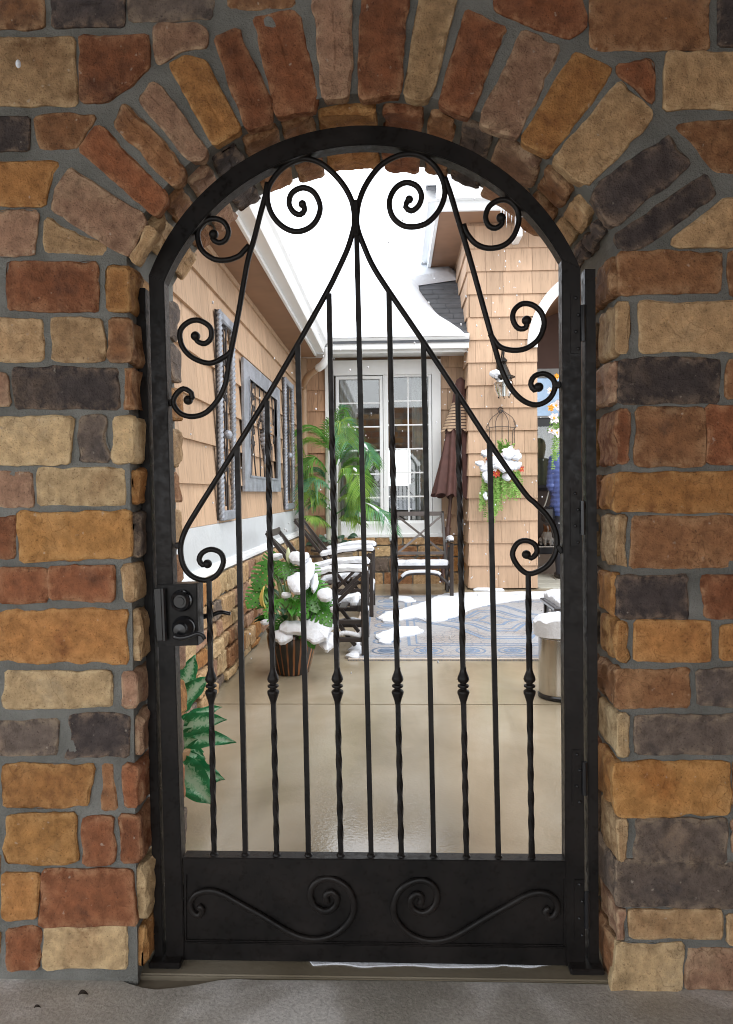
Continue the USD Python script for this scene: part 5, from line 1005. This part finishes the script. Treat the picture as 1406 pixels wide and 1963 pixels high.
def clump(cx_, cy_, wpx, hpx, D, seed_, sub=3):     # a lump of snow lying on leaves
    c = at(cx_, cy_, D); k = D / FPX; rr = np.random.default_rng(seed_ * 7 + 1); big = w_ = max(wpx, hpx) > 30; out = []
    for q in range(3 if max(wpx, hpx) > 20 else 1):
        m = trimesh.creation.icosphere(sub + (1 if big else 0), 1.0); v = np.array(m.vertices); o = np.array([rr.random() - .5, (rr.random() - .5) * .6, (rr.random() - .5) * .7]) * (.75 if q else 0); sc = 1.0 if not q else .55 + .2 * rr.random()
        n = meshkit.fbm(v * 1.5 + seed_ * 5.1 + q, 3, seed_) - .5; n2 = meshkit.fbm(v * 5.0 + seed_, 3, seed_ + 1) - .5; v = v * (1 + .6 * n + .16 * n2)[:, None] * sc + o
        v[:, 2] = np.where(v[:, 2] < -.15, -.15 + (v[:, 2] + .15) * (.25 + .9 * meshkit.noise(np.stack([v[:, 0] * 3.5, v[:, 1] * 3.5, v[:, 0] * 0 + seed_], 1))), v[:, 2])
        out.append((v * np.array([wpx * k / 2, min(wpx, hpx * 1.3) * k / 2.2, hpx * k / 2]) + c, m.faces))
    m = cat(out); return m.vertices, m.faces
for i, (x, y, w, h, dd) in enumerate([(574, 1070, 40, 22, -.1), (590, 1094, 26, 44, -.12), (602, 1116, 16, 34, -.12), (572, 1117, 48, 34, -.2), (545, 1092, 26, 14, -.05), (624, 1140, 30, 20, -.2), (610, 1203, 56, 48, -.22), (627, 1228, 30, 36, -.22), (566, 1204, 60, 24, -.2), (544, 1218, 40, 26, -.2), (507, 1192, 20, 8, -.2), (530, 1066, 24, 8, -.05), (548, 1140, 20, 7, -.22), (640, 1168, 16, 7, -.2)]):
    ml.add('snow_cap', drape(x, y, w * .98, h * .85, my + dd - .03, 40 + i, .015 if w > 25 else .009, .62), snow_m, True)

# ------------------------------------------------------------------ variegated plant at the left inside the gate
dpx, dpy = -.872, 2.72; dg = ground(dpy)
vari_m = material('variegated_leaf', {'g': ('geometry', {}), 'e': ('attribute', {'attribute': 'edge'}), 'n': ('noise_texture', {'scale': 55, 'detail': 4, 'distortion': 1.5}), 'ad': ('math', {'math_type': 'multiply_add', 'value2': .75}), 'r': ('rgb_ramp', {'ramp': [(.62, (.46, .66, .48)), (.80, (.22, .50, .28)), (.92, (.03, .24, .09)), (1.1, (.02, .17, .06))]}),
    'p': ('principled_bsdf', {'roughness': .3}), 't': ('translucent_bsdf', {}), 'm': ('mix_closure', {'fac': .2})},
    [('g.position', 'n.vector'), ('e.fac', 'ad.value1'), ('n.fac', 'ad.value3'), ('ad.value', 'r.fac'), ('r.color', 'p.base_color'), ('r.color', 't.color'), ('p.BSDF', 'm.closure1'), ('t.BSDF', 'm.closure2')], surface='m.closure')
tp = Thing('plant_pot', 'plain terracotta pot half hidden behind the left gate stile', 'plant pot', (dpx, dpy, dg))
terra_m = plain('terracotta', (.40, .22, .11), .75, .3, 60)
tp.add('body', lathe([(.075, 0), (.08, .004), (.105, .15), (.113, .20)], (dpx, dpy, dg), 36), terra_m, 40); tp.add('rim', lathe([(.113, .2), (.124, .204), (.126, .235), (.113, .24), (.105, .22)], (dpx, dpy, dg), 36), terra_m, 40); tp.add('soil', lathe([(.108, .22), (0, .23)], (dpx, dpy, dg), 24), soil_m)
dp = Thing('potted_plant', 'variegated green and cream leafy plant behind the left gate stile', 'plant', (dpx, dpy, dg + .22))
for i, (bx_, by_, tx_, ty_, w, dy, dt, bend) in enumerate([(346, 1345, 373, 1256, .080, 0, .0, .04), (342, 1362, 395, 1297, .085, 0, -.05, .10), (345, 1390, 424, 1352, .050, -.02, .03, .10), (340, 1402, 426, 1376, .085, 0, -.08, .10), (338, 1424, 438, 1414, .078, -.02, -.1, .18), (332, 1436, 374, 1416, .075, -.03, -.12, .06), (338, 1478, 426, 1490, .085, -.03, -.08, .12), (334, 1458, 406, 1540, .115, -.04, -.16, .08), (338, 1462, 400, 1470, .085, -.02, -.05, .12), (334, 1440, 392, 1452, .08, -.01, -.03, .14), (336, 1500, 392, 1512, .085, .0, -.05, .14), (320, 1420, 300, 1330, .09, 0, .05, .1), (325, 1430, 280, 1400, .09, 0, .1, .1), (335, 1380, 352, 1290, .08, 0, .1, .06), (330, 1450, 392, 1440, .08, 0, .06, .1), (330, 1360, 366, 1330, .075, .02, .05, .1), (336, 1385, 410, 1368, .04, .02, .05, .05)]):
    V, F, E = leaf(at(bx_, by_, dpy + dy), at(tx_, ty_, dpy + dt), w, (.05, -1, .75), bend * 1.6, .07, 16, 6, .007, i); dp.add('leaf', (V, F), vari_m, True, edge=E)
    dp.add('stem', tube(smooth_path([(dpx, dpy, dg + .22), (np.array([dpx, dpy, dg + .4]) + at(bx_, by_, dpy + dy)) / 2, at(bx_, by_, dpy + dy)], .02), .006, 6), stem_m, True)

# ------------------------------------------------------------------ closed parasol leaning in the corner
UY = 8.16
top, hem, foot = at(884, 724, UY + .12), at(866, 952, UY), at(847, 1116, UY - .05)
um = Thing('parasol', 'closed brown parasol with striped valance leaning in the corner by the pier', 'parasol', foot)
cloth_m = plain('brown_canvas', (.085, .036, .030), .75, .4, 120, .2)
stripe_m = material('striped_canvas', {'g': ('geometry', {}), 's': ('separate_xyz', {}), 'mu': ('math', {'math_type': 'multiply', 'value2': 190.0}), 'si': ('math', {'math_type': 'sine'}), 'r': ('rgb_ramp', {'ramp': [(.35, (.42, .30, .20)), (.55, (.42, .30, .20)), (.62, (.06, .03, .025)), (.9, (.06, .03, .025))]}), 'p': ('principled_bsdf', {'roughness': .8})},
    [('g.position', 's.vector'), ('s.z', 'mu.value1'), ('mu.value', 'si.value1'), ('si.value', 'r.fac'), ('r.color', 'p.base_color')])
def folded(prof, axis_a, axis_b, nf, depth, n=96, seed_=0):   # folds around the pole from axis_a (t=0) to axis_b (t=1)
    axis_a, axis_b = np.array(axis_a), np.array(axis_b); d = axis_b - axis_a; d /= np.linalg.norm(d); a = np.cross(d, (0, 1, 0)); a /= np.linalg.norm(a); b = np.cross(a, d); V = []
    for t, r_ in prof:
        ph = np.arange(n) / n * 2 * np.pi; rr = r_ * (1 + depth * t * np.sin(ph * nf + 1.2 * math.sin(t * 5 + seed_)) + .06 * np.sin(ph * 3 + t * 4)); c = axis_a + (axis_b - axis_a) * t
        V.append(c + rr[:, None] * (np.cos(ph)[:, None] * a + .8 * np.sin(ph)[:, None] * b) + (np.sin(ph * nf)[:, None] * d * .02 * t))
    F = [(i * n + j, i * n + (j + 1) % n, (i + 1) * n + (j + 1) % n, (i + 1) * n + j) for i in range(len(prof) - 1) for j in range(n)]
    return np.vstack(V), np.array(F)
um.add('canopy', folded([(0, .012), (.02, .045), (.08, .062), (.22, .075), (.40, .105), (.60, .125), (.80, .15), (1.0, .178)], top, hem, 9, .22), cloth_m, True)
v0, v1 = top + (hem - top) * .22, top + (hem - top) * .46
um.add('valance', folded([(0, .078), (.3, .100), (.6, .125), (.9, .150), (1.0, .156)], v0, v1, 11, .10, seed_=2), stripe_m, True)
um.add('pole', tube([top, hem + (foot - hem) * .3], .019, 10), plain('brown_pole', (.07, .035, .028), .4), True); um.add('pole', tube([hem + (foot - hem) * .2, foot], .024, 10), UsdShade.Material.Get(stage, '/World/Looks/brown_pole'), True)
um.add('tilt_collar', tube([hem + (foot - hem) * .36, hem + (foot - hem) * .5], .034, 10), UsdShade.Material.Get(stage, '/World/Looks/brown_pole'), True)

# ------------------------------------------------------------------ things on the pier
LYD = 7.82
lc = at(963, 0, LYD)[0]; zl = lambda py: at(963, py, LYD)[2]
lan = Thing('wall_lantern', 'dark bell shaped coach lantern with snow on its shoulder, on the pier', 'lantern', (lc, LYD, zl(763)))
lan.add('finial', lathe([(0, zl(672) - zl(763)), (.012, zl(676) - zl(763)), (.006, zl(684) - zl(763)), (.036, zl(690) - zl(763)), (.036, zl(693) - zl(763)), (.010, zl(697) - zl(763)), (.03, zl(700) - zl(763))], (lc, LYD, zl(763)), 20), iron_m, 40)
lan.add('hood', lathe([(.03, zl(699) - zl(763)), (.055, zl(710) - zl(763)), (.075, zl(719) - zl(763)), (.115, zl(721) - zl(763)), (.118, zl(724) - zl(763)), (.085, zl(726) - zl(763))], (lc, LYD, zl(763)), 6), iron_m, 40)
lan.add('glass', lathe([(.085, zl(726) - zl(763)), (.108, zl(734) - zl(763)), (.100, zl(748) - zl(763)), (.072, zl(761) - zl(763)), (.0, .004)], (lc, LYD, zl(763)), 12), glass_m, 30)
for k in range(6):
    a = k * math.pi / 3 + .3; lan.add('cage_bar', tube([(lc + .086 * math.cos(a), LYD + .086 * math.sin(a), zl(726)), (lc + .095 * math.cos(a), LYD + .095 * math.sin(a), zl(740)), (lc + .058 * math.cos(a), LYD + .058 * math.sin(a), zl(763))], .005, 5), iron_m, True)
lan.add('candle', lathe([(.016, .02), (.016, .12), (.022, .125), (.012, .16), (0, .17)], (lc, LYD, zl(763)), 12), white_m, 30)
br = smooth_path([(lc, LYD, zl(688)), (lc, LYD + .02, zl(676)), (lc, LYD + .10, zl(668)), (lc, PY - .02, zl(690))], .02); lan.add('bracket', tube(br, .008, 8), iron_m, True)
lan.add('wall_plate', lathe([(.05, -.09), (.055, 0), (.05, .09)], (lc, PY - .02, zl(705)), 12), iron_m, 30)
lan.add('snow_cap', clump(950, 717, 22, 18, LYD - .05, 77), snow_m, True)
TY = 7.955
trl = Thing('wire_trellis', 'bird cage shaped wire trellis fixed on the pier over the flower basket', 'trellis', at(963, 852, TY))
def wire(pts, r_=.0035): return tube(smooth_path([at(x, y, TY) for x, y in pts], .02), r_, 5)
for dx in (-24, -12, 0, 12, 24):
    trl.add('wire', wire([(963 + dx, 856), (963 + dx, 822), (963 + dx * 1.08, 812), (963 + dx * .8, 800), (963 + dx * .35, 792), (960 + dx * .05, 785)]), wire_m, True)
trl.add('hoop', wire([(938, 820), (950, 818), (963, 817.5), (976, 818), (988, 820)]), wire_m, True); trl.add('hoop', wire([(936, 813), (932, 822), (938, 824)]), wire_m, True); trl.add('hoop', wire([(985, 806), (989, 820), (984, 824), (983, 852)]), wire_m, True)
trl.add('finial', wire([(960, 792), (955, 786), (960, 780), (965, 786), (960, 792)], .006), wire_m, True)
petal_w, petal_r, petal_o = plain('white_pink_petal', (.80, .74, .74), .5, 0, 80, .06), plain('coral_red_petal', (.62, .10, .06), .5), plain('orange_petal', (.72, .34, .04), .5)
def flower(t, x, y, D, size, mat, seed_, label=None):
    r = np.random.default_rng(seed_); c = at(x, y, D); out = []
    for k in range(6):
        a = k * math.pi / 3 + r.random(); d = np.array([math.cos(a), -.55, math.sin(a)]); d /= np.linalg.norm(d); V, F, E = leaf(c, c + d * size, size * .62, (0, -1, .3), .2, .25, 6, 3); out.append((V, F))
    p = t.add('flower', out, mat, True, label=label); t.add('flower_centre', ball(c + [0, -.012, 0], size * .2, 1), petal_o, True, parent=p)
def sprays(t, pts, D, seed_, n, length, name='fern_spray', mat=None):
    r = np.random.default_rng(seed_)
    for k in range(n):
        x, y = pts[k % len(pts)]; x += (r.random() - .5) * 16; p = at(x, y, D + .1 * (r.random() - .5)); L = length * (.6 + .5 * r.random()); sw = (r.random() - .5) * .12
        P = smooth_path([p, p + np.array([sw * .6, -.05, -.25 * L]), p + np.array([sw, -.06, -.6 * L]), p + np.array([sw * 1.1, -.05, -L])], .02); V, F = [], []
        for i in range(0, len(P), 1):
            for s in (-1, 1):
                a = r.random() * 6.3; d = np.array([s * (.7 + .3 * math.cos(a)), .6 * math.sin(a), -.35]) * .026 * (.8 + .5 * r.random()); b = len(V); w = np.cross(d, (.1, 1, .2)); w = w / np.linalg.norm(w) * .0085; q = P[i]; V += [q, q + d * .5 + w, q + d, q + d * .5 - w]; F.append((b, b + 1, b + 2, b + 3))
        t.add(name, [tube(P, .0022, 4), (np.array(V), np.array(F))], mat or fern_m)
BY = 7.80
bk = Thing('flower_basket', 'hanging basket of white and coral flowers with trailing ferns, fixed to the pier', 'flower basket', at(962, 900, BY))
bc = at(962, 892, BY + .05); bk.add('basket', lathe([(0, -.13), (.07, -.10), (.12, 0), (.125, .01)], bc, 24), plain('coir_liner', (.10, .06, .03), .9, .6, 90), True)
sprays(bk, [(932, 905), (938, 900), (946, 905), (950, 900), (935, 912)], BY - .05, 31, 26, .46); sprays(bk, [(968, 905), (975, 900), (985, 902), (992, 905), (960, 902)], BY - .05, 32, 26, .27)
for k in range(16):
    r = np.random.default_rng(500 + k); p = at(962 + 26 * (r.random() - .3), 870, BY); q = p + np.array([.14 * (r.random() - .5), -.05, .06 + .10 * r.random()]); bk.add('fern_spray', frond([p, (p + q) / 2 + [0, 0, .02], q], .05, 10, .9, .2, k, .008), fern_m)
for i, (x, y, s, mm, lb) in enumerate([(975, 866, .085, petal_w, None), (988, 872, .075, petal_w, None), (945, 876, .08, petal_w, None), (931, 870, .06, petal_w, None), (938, 880, .045, petal_r, 'coral red flower'), (952, 908, .05, petal_r, 'coral red flower'), (1000, 899, .04, petal_r, 'coral red flower'), (957, 900, .05, petal_o, 'orange flower'), (978, 871, .045, petal_o, 'orange flower'), (977, 914, .06, petal_o, 'orange flower'), (962, 880, .08, petal_w, None), (950, 892, .075, petal_w, None), (990, 893, .06, petal_w, None)]): flower(bk, x, y, BY - .10 - .02 * (i % 3), s, mm, 600 + i, lb)
for i, (x, y, w, h) in enumerate([(968, 888, 44, 32), (975, 870, 24, 16), (940, 890, 20, 14), (921, 888, 18, 7), (930, 897, 22, 10), (934, 912, 18, 28), (950, 882, 24, 18), (989, 892, 22, 14), (972, 914, 20, 12), (930, 868, 14, 10), (990, 874, 22, 14), (931, 950, 8, 14)]): bk.add('snow_cap', drape(x, y, w, h, BY - .15, 80 + i, .02 if w > 16 else .01), snow_m, True)
B2 = 7.72
bk2 = Thing('flower_basket', 'second hanging flower basket, white blooms and green trails, mostly behind the right gate stile', 'flower basket', at(1098, 790, B2))
bc = at(1098, 800, B2 + .05); bk2.add('basket', lathe([(0, -.13), (.07, -.10), (.12, 0), (.125, .01)], bc, 24), UsdShade.Material.Get(stage, '/World/Looks/coir_liner'), True); bk2.add('hanger_wire', tube([bc + [0, 0, .02], at(1098, 640, B2 + .05)], .004, 6), wire_m)
sprays(bk2, [(1080, 815), (1095, 812), (1110, 815), (1122, 818), (1070, 812)], B2, 41, 24, .50)
sprays(bk2, [(1066, 800), (1068, 806)], B2 - .05, 43, 6, .14)
for i, (x, y, s, mm, lb) in enumerate([(1066, 778, .075, petal_w, None), (1062, 802, .07, petal_w, None), (1056, 782, .045, petal_o, 'orange flower'), (1068, 722, .04, petal_o, 'orange flower'), (1055, 749, .045, petal_w, None), (1068, 830, .06, petal_w, None), (1058, 826, .05, petal_w, None), (1085, 770, .09, petal_w, None), (1102, 760, .09, petal_w, None), (1118, 778, .08, petal_w, None), (1120, 812, .06, petal_w, None), (1092, 795, .08, petal_w, None), (1110, 726, .05, petal_o, 'orange flower')]): flower(bk2, x, y, B2 - .10 - .02 * (i % 3), s, mm, 700 + i, lb)

# ------------------------------------------------------------------ the person at the door
import manifold3d as m3
def body(joints, bones, refine=.03, it=6):
    tot = None
    for chain in bones:
        pts = []
        for j in chain:
            c, r_ = joints[j]; pts.append(ball(c, r_, 2).vertices)
        h = m3.Manifold.hull_points(np.vstack(pts)); tot = h if tot is None else tot + h
    tot = tot.refine_to_length(refine); me = tot.to_mesh(); t = trimesh.Trimesh(me.vert_properties[:, :3], me.tri_verts); trimesh.smoothing.filter_taubin(t, iterations=it); return t
hx, hy = 2.0, 8.72; hz = ground(hy) + .0
person = Thing('person', 'person in a blue quilted puffer jacket at the entry door, seen from behind', 'person', (hx, hy, hz))
J = lambda x, y, z, r_: ((hx + x, hy + y, hz + z), r_)
jk = {'neck': J(0, .03, 1.42, .075), 'shL': J(-.15, .02, 1.36, .085), 'shR': J(.15, .02, 1.36, .085), 'chest': J(0, .0, 1.22, .165), 'chL': J(-.09, 0, 1.2, .14), 'chR': J(.09, 0, 1.2, .14), 'waL': J(-.07, -.02, .98, .14), 'waR': J(.07, -.02, .98, .14), 'hiL': J(-.08, -.01, .84, .145), 'hiR': J(.08, -.01, .84, .145), 'elL': J(-.20, -.02, 1.08, .068), 'elR': J(.22, .0, 1.08, .068), 'wrL': J(-.13, .20, .98, .05), 'wrR': J(.15, .20, .98, .05)}
jm = body(jk, [('neck', 'shL', 'shR'), ('shL', 'shR', 'chL', 'chR'), ('chL', 'chR', 'waL', 'waR'), ('waL', 'waR', 'hiL', 'hiR'), ('shL', 'elL'), ('elL', 'wrL'), ('shR', 'elR'), ('elR', 'wrR')], .018)
v = np.array(jm.vertices); vn = np.array(jm.vertex_normals); q = np.abs(np.sin((v[:, 2] - hz) * math.pi / .055)) ** .6; v = v + vn * (q[:, None] - .6) * .016
skin_m = plain('skin', (.52, .32, .24), .5); hair_m = plain('brown_hair', (.06, .035, .02), .6, .4, 200); trouser_m = plain('dark_trousers', (.02, .022, .03), .8, .3, 200)
flesh = {'head': J(0, .04, 1.60, .085), 'crown': J(0, .03, 1.645, .088), 'chin': J(0, .10, 1.53, .05), 'nk': J(0, .03, 1.44, .055), 'nk2': J(0, .03, 1.36, .06), 'tL': J(-.09, 0, .84, .09), 'tR': J(.09, 0, .84, .09), 'kL': J(-.10, .02, .46, .06), 'kR': J(.10, .02, .46, .06), 'aL': J(-.10, 0, .08, .042), 'aR': J(.10, 0, .08, .042), 'fL': J(-.11, .16, .04, .035), 'fR': J(.11, .16, .04, .035), 'pelv': J(0, 0, .9, .11), 'ch': J(0, 0, 1.25, .12), 'nose': J(0, .135, 1.585, .014),
 'wL': J(-.13, .20, .98, .03), 'wR': J(.15, .20, .98, .03), 'pL': J(-.11, .28, .975, .028), 'pR': J(.13, .28, .975, .028)}
bones = [('head', 'crown'), ('head', 'chin', 'crown'), ('head', 'nose'), ('nk', 'head'), ('nk', 'nk2'), ('nk2', 'ch'), ('ch', 'pelv'), ('pelv', 'tL', 'tR'), ('tL', 'kL'), ('kL', 'aL'), ('aL', 'fL'), ('tR', 'kR'), ('kR', 'aR'), ('aR', 'fR'), ('wL', 'pL'), ('wR', 'pR')]
for s, p_ in ((-1, 'L'), (1, 'R')):
    c = np.array(flesh['p' + p_][0]) - [hx, hy, hz]
    for k in range(4): a_, b_, c_ = f'f{p_}{k}a', f'f{p_}{k}b', f'f{p_}{k}c'; o = c + [(k - 1.5) * .019, .025, 0]; flesh[a_] = J(*o, .009); flesh[b_] = J(*(o + [0, .035, -.008]), .0085); flesh[c_] = J(*(o + [0, .05 - .006 * abs(k - 1.5), -.03]), .008); bones += [(a_, b_), (b_, c_), ('p' + p_, a_)]
    flesh['th' + p_] = J(*(c + [-s * .03, 0, .01]), .011); flesh['tk' + p_] = J(*(c + [-s * .042, .035, .008]), .009); bones += [('p' + p_, 'th' + p_), ('th' + p_, 'tk' + p_)]
bod = person.add('body', body(flesh, bones, .02, 4), skin_m, True)
person.add('jacket', (v, jm.faces), plain('blue_quilted_nylon', (.085, .13, .36), .38, .2, 90, .2), True)
tr_ = {k: (flesh[k][0], flesh[k][1] + .022) for k in ('tL', 'tR', 'kL', 'kR', 'pelv')}; tr_['aL'] = (flesh['aL'][0], .06); tr_['aR'] = (flesh['aR'][0], .06)
person.add('trousers', body(tr_, [('pelv', 'tL', 'tR'), ('tL', 'kL'), ('kL', 'aL'), ('tR', 'kR'), ('kR', 'aR')], .03, 4), trouser_m, True)
for s in ('L', 'R'): person.add('shoe', body({'a': (np.array(flesh['a' + s][0]) - [0, .02, .03], .048), 'b': (np.array(flesh['f' + s][0]) - [0, 0, .0], .042)}, [('a', 'b')], .02, 3), hardware_m, True)
hr = body({'a': J(0, .01, 1.665, .088), 'b': J(0, -.015, 1.60, .085), 'c': J(0, -.01, 1.54, .06), 'd': J(0, .055, 1.69, .06)}, [('a', 'b'), ('b', 'c'), ('a', 'd')], .02, 3); person.add('hair', hr, hair_m, True)
bag = Thing('shoulder_bag', 'small dark bag on a grey strap beside the blue jacket', 'bag', (hx - .22, hy - .05, hz + .7)); sp = smooth_path([(hx - .24, hy - .02, hz + 1.02), (hx - .28, hy - .06, hz + .90), (hx - .31, hy - .06, hz + .82)], .02)
bag.add('strap', tube(sp, .008, 6), plain('grey_strap', (.25, .25, .23), .7), True); bag.add('pouch', bx(hx - .33, hx - .19, hy - .12, hy + .0, hz + .66, hz + .84, .03), hardware_m)

# ------------------------------------------------------------------ little dog on the threshold
gx, gy, gz0 = at(1049, 1040, 9.36)[0], 9.36, .515
dog = Thing('dog', 'small fluffy dog, orange face and white ruff, sitting at the entry door', 'dog', (gx, gy, gz0))
D_ = lambda x, y, z, r_: ((gx + x, gy + y, gz0 + z), r_)
dj = {'rump': D_(.02, .16, .07, .07), 'belly': D_(.01, .08, .10, .065), 'chest': D_(0, -.0, .12, .062), 'neck': D_(0, -.02, .17, .045), 'skull': D_(0, -.03, .205, .042), 'muz': D_(.012, -.085, .192, .017), 'eLa': D_(-.03, -.02, .235, .012), 'eLb': D_(-.042, -.015, .265, .005), 'eRa': D_(.03, -.02, .235, .012), 'eRb': D_(.042, -.015, .265, .005), 'fsL': D_(-.03, -.03, .09, .026), 'fsR': D_(.03, -.03, .09, .026), 'fpL': D_(-.032, -.045, .016, .015), 'fpR': D_(.034, -.045, .016, .015), 'ffL': D_(-.032, -.065, .012, .012), 'ffR': D_(.034, -.065, .012, .012),
 'hkL': D_(-.055, .09, .06, .035), 'hhL': D_(-.06, .15, .03, .018), 'hfL': D_(-.06, .06, .014, .014), 'hkR': D_(.075, .09, .06, .035), 'hhR': D_(.08, .15, .03, .018), 'hfR': D_(.08, .06, .014, .014), 'ta': D_(.03, .22, .05, .022), 'tb': D_(.09, .25, .04, .018), 'tc': D_(.13, .22, .04, .008)}
dm_ = body(dj, [('rump', 'belly'), ('belly', 'chest'), ('chest', 'neck'), ('neck', 'skull'), ('skull', 'muz'), ('skull', 'eLa'), ('eLa', 'eLb'), ('skull', 'eRa'), ('eRa', 'eRb'), ('chest', 'fsL'), ('chest', 'fsR'), ('fsL', 'fpL'), ('fsR', 'fpR'), ('fpL', 'ffL'), ('fpR', 'ffR'), ('rump', 'hkL'), ('hkL', 'hhL'), ('hhL', 'hfL'), ('rump', 'hkR'), ('hkR', 'hhR'), ('hhR', 'hfR'), ('rump', 'ta'), ('ta', 'tb'), ('tb', 'tc')], .012, 4)
v = np.array(dm_.vertices) - [gx, gy, gz0]; e = ((v[:, 2] > .172) & (np.abs(v[:, 0]) > .008)).astype(float) * .9 + (v[:, 1] > .09) * .8
fur_m = material('orange_white_fur', {'g': ('geometry', {}), 'e': ('attribute', {'attribute': 'edge'}), 'n': ('noise_texture', {'scale': 160, 'detail': 3}), 'r': ('rgb_ramp', {'ramp': [(.3, (.62, .62, .60)), (.6, (.38, .17, .06)), (1, (.20, .09, .04))]}), 'bu': ('bump', {'strength': 1, 'distance': .01}), 'p': ('principled_bsdf', {'roughness': .8})}, [('g.position', 'n.vector'), ('e.fac', 'r.fac'), ('r.color', 'p.base_color'), ('n.fac', 'bu.height'), ('bu.normal', 'p.normal')])
dog.add('body', dm_, fur_m, True, edge=e)
for s in (-1, 1): dog.add('eye', ball((gx + s * .017 + .004, gy - .066, gz0 + .213), .006, 1), hardware_m, True)
dog.add('nose', ball((gx + .013, gy - .103, gz0 + .194), .0075, 1), hardware_m, True)

# ------------------------------------------------------------------ inside the window
sheer_m = material('sheer_curtain_cloth', {'d': ('diffuse_bsdf', {'color': (.66, .66, .62)}), 't': ('translucent_bsdf', {'color': (.62, .62, .58)}), 'm': ('mix_closure', {'fac': .5})}, [('d.BSDF', 'm.closure1'), ('t.BSDF', 'm.closure2')], surface='m.closure')
def curtain(x0, x1, Y, z0, z1, label, mat, per=.05, amp=.018):
    u = np.linspace(0, 1, 90); V = []
    for z in (z0, (z0 + z1) / 2, z1): V += [(x0 + (x1 - x0) * a, Y + amp * math.sin(a * (x1 - x0) / per * 6.283 + .6 * math.sin(a * 9)), z) for a in u]
    F = np.array([(i * 90 + j, i * 90 + j + 1, (i + 1) * 90 + j + 1, (i + 1) * 90 + j) for i in range(2) for j in range(89)]); single('curtain', (np.array(V), F), mat, label, 'curtain', True)
curtain(*[fz(p, 800, 8.75)[0] for p in (640, 684)], 8.75, .5, 2.6, 'sheer grey curtain inside the left side of the tall window', sheer_m); curtain(*[fz(p, 800, 8.75)[0] for p in (790, 830)], 8.75, .5, 2.6, 'sheer pale curtain inside the right side of the tall window', sheer_m)
curtain(x0d + .28, x1d, DY + .3, .5, 2.1, 'olive curtain behind the glass of the entry door', plain('olive_curtain_cloth', (.24, .22, .12), .8, .2, 60, .3), .09, .03)
def inner_chair(x, y, label):
    t = Thing('dining_chair', label, 'chair', (x, y, .3)); black = chair_m
    for sx in (-.2, .2):
        for sy in (-.2, .2): t.add('leg', bx(x + sx - .02, x + sx + .02, y + sy - .02, y + sy + .02, .3, .75), black)
    t.add('seat', bx(x - .23, x + .23, y - .23, y + .23, .75, .80, .01), black); t.add('backrest', bx(x - .21, x + .21, y + .19, y + .23, .85, 1.28, .01), black)
    for sx in (-.2, .2): t.add('back_post', bx(x + sx - .018, x + sx + .018, y + .19, y + .225, .8, 1.3), black)
    return t
inner_chair(.02, 10.3, 'dark dining chair indoors, seen low in the right sash'); inner_chair(-.40, 10.8, 'dark dining chair indoors behind the centre mullion')
cush_m = plain('pale_cushion_cloth', (.62, .66, .66), .8, .2, 60)
single('cushion', bx(-.34, -.12, 10.35, 10.45, .98, 1.26, .04), cush_m, 'pale cushion indoors, low in the left sash by the mullion', 'cushion')

# ------------------------------------------------------------------ scraps on the driveway
for (x, y, s_, lb) in ((160, 1909, .011, 'larger dark leaf scrap lying on the driveway at the left'), (72, 1934, .007, 'tiny dark twig scrap near the left edge of the driveway')):
    r_ = ray(x, y); p = CAM + r_ * ((-.0065 - CAM[2]) / r_[2]); V, F, E = leaf(p - [s_, s_ * .3, -.002], p + [s_, s_ * .3, .004], s_ * 1.2, (0, -.2, 1), .5, .3, 5, 2); single('leaf_scrap', (V, F), soil_m, lb, 'leaf', True)

# ------------------------------------------------------------------ falling snow
r = np.random.default_rng(77); fl_ = []
for k in range(420):
    y = 2.4 + 6.2 * r.random() ** .7; x = at(700 + 800 * (r.random() - .5), 700, y)[0]; z = .3 + 3.0 * r.random()
    if x < LX + .1: continue
    m = trimesh.creation.icosphere(0, .0028 + .002 * r.random()); m.apply_scale([1, 1, 1.6]); m.apply_translation((x, y, z)); fl_.append(m)
for (x, y, D, s) in ((35, 122, 1.25, .0052), (820, 1703, 1.55, .006), (950, 1778, 1.5, .005), (815, 1943, 1.3, .003))[:1]:
    m = trimesh.creation.icosphere(2, s); m.apply_scale([.8, .8, 1.3]); m.apply_translation(at(x, y, D)); fl_.append(m)
single('falling_snow', fl_, snow_m, 'small snowflakes drifting down through the courtyard air', 'snow', True, kind='stuff')
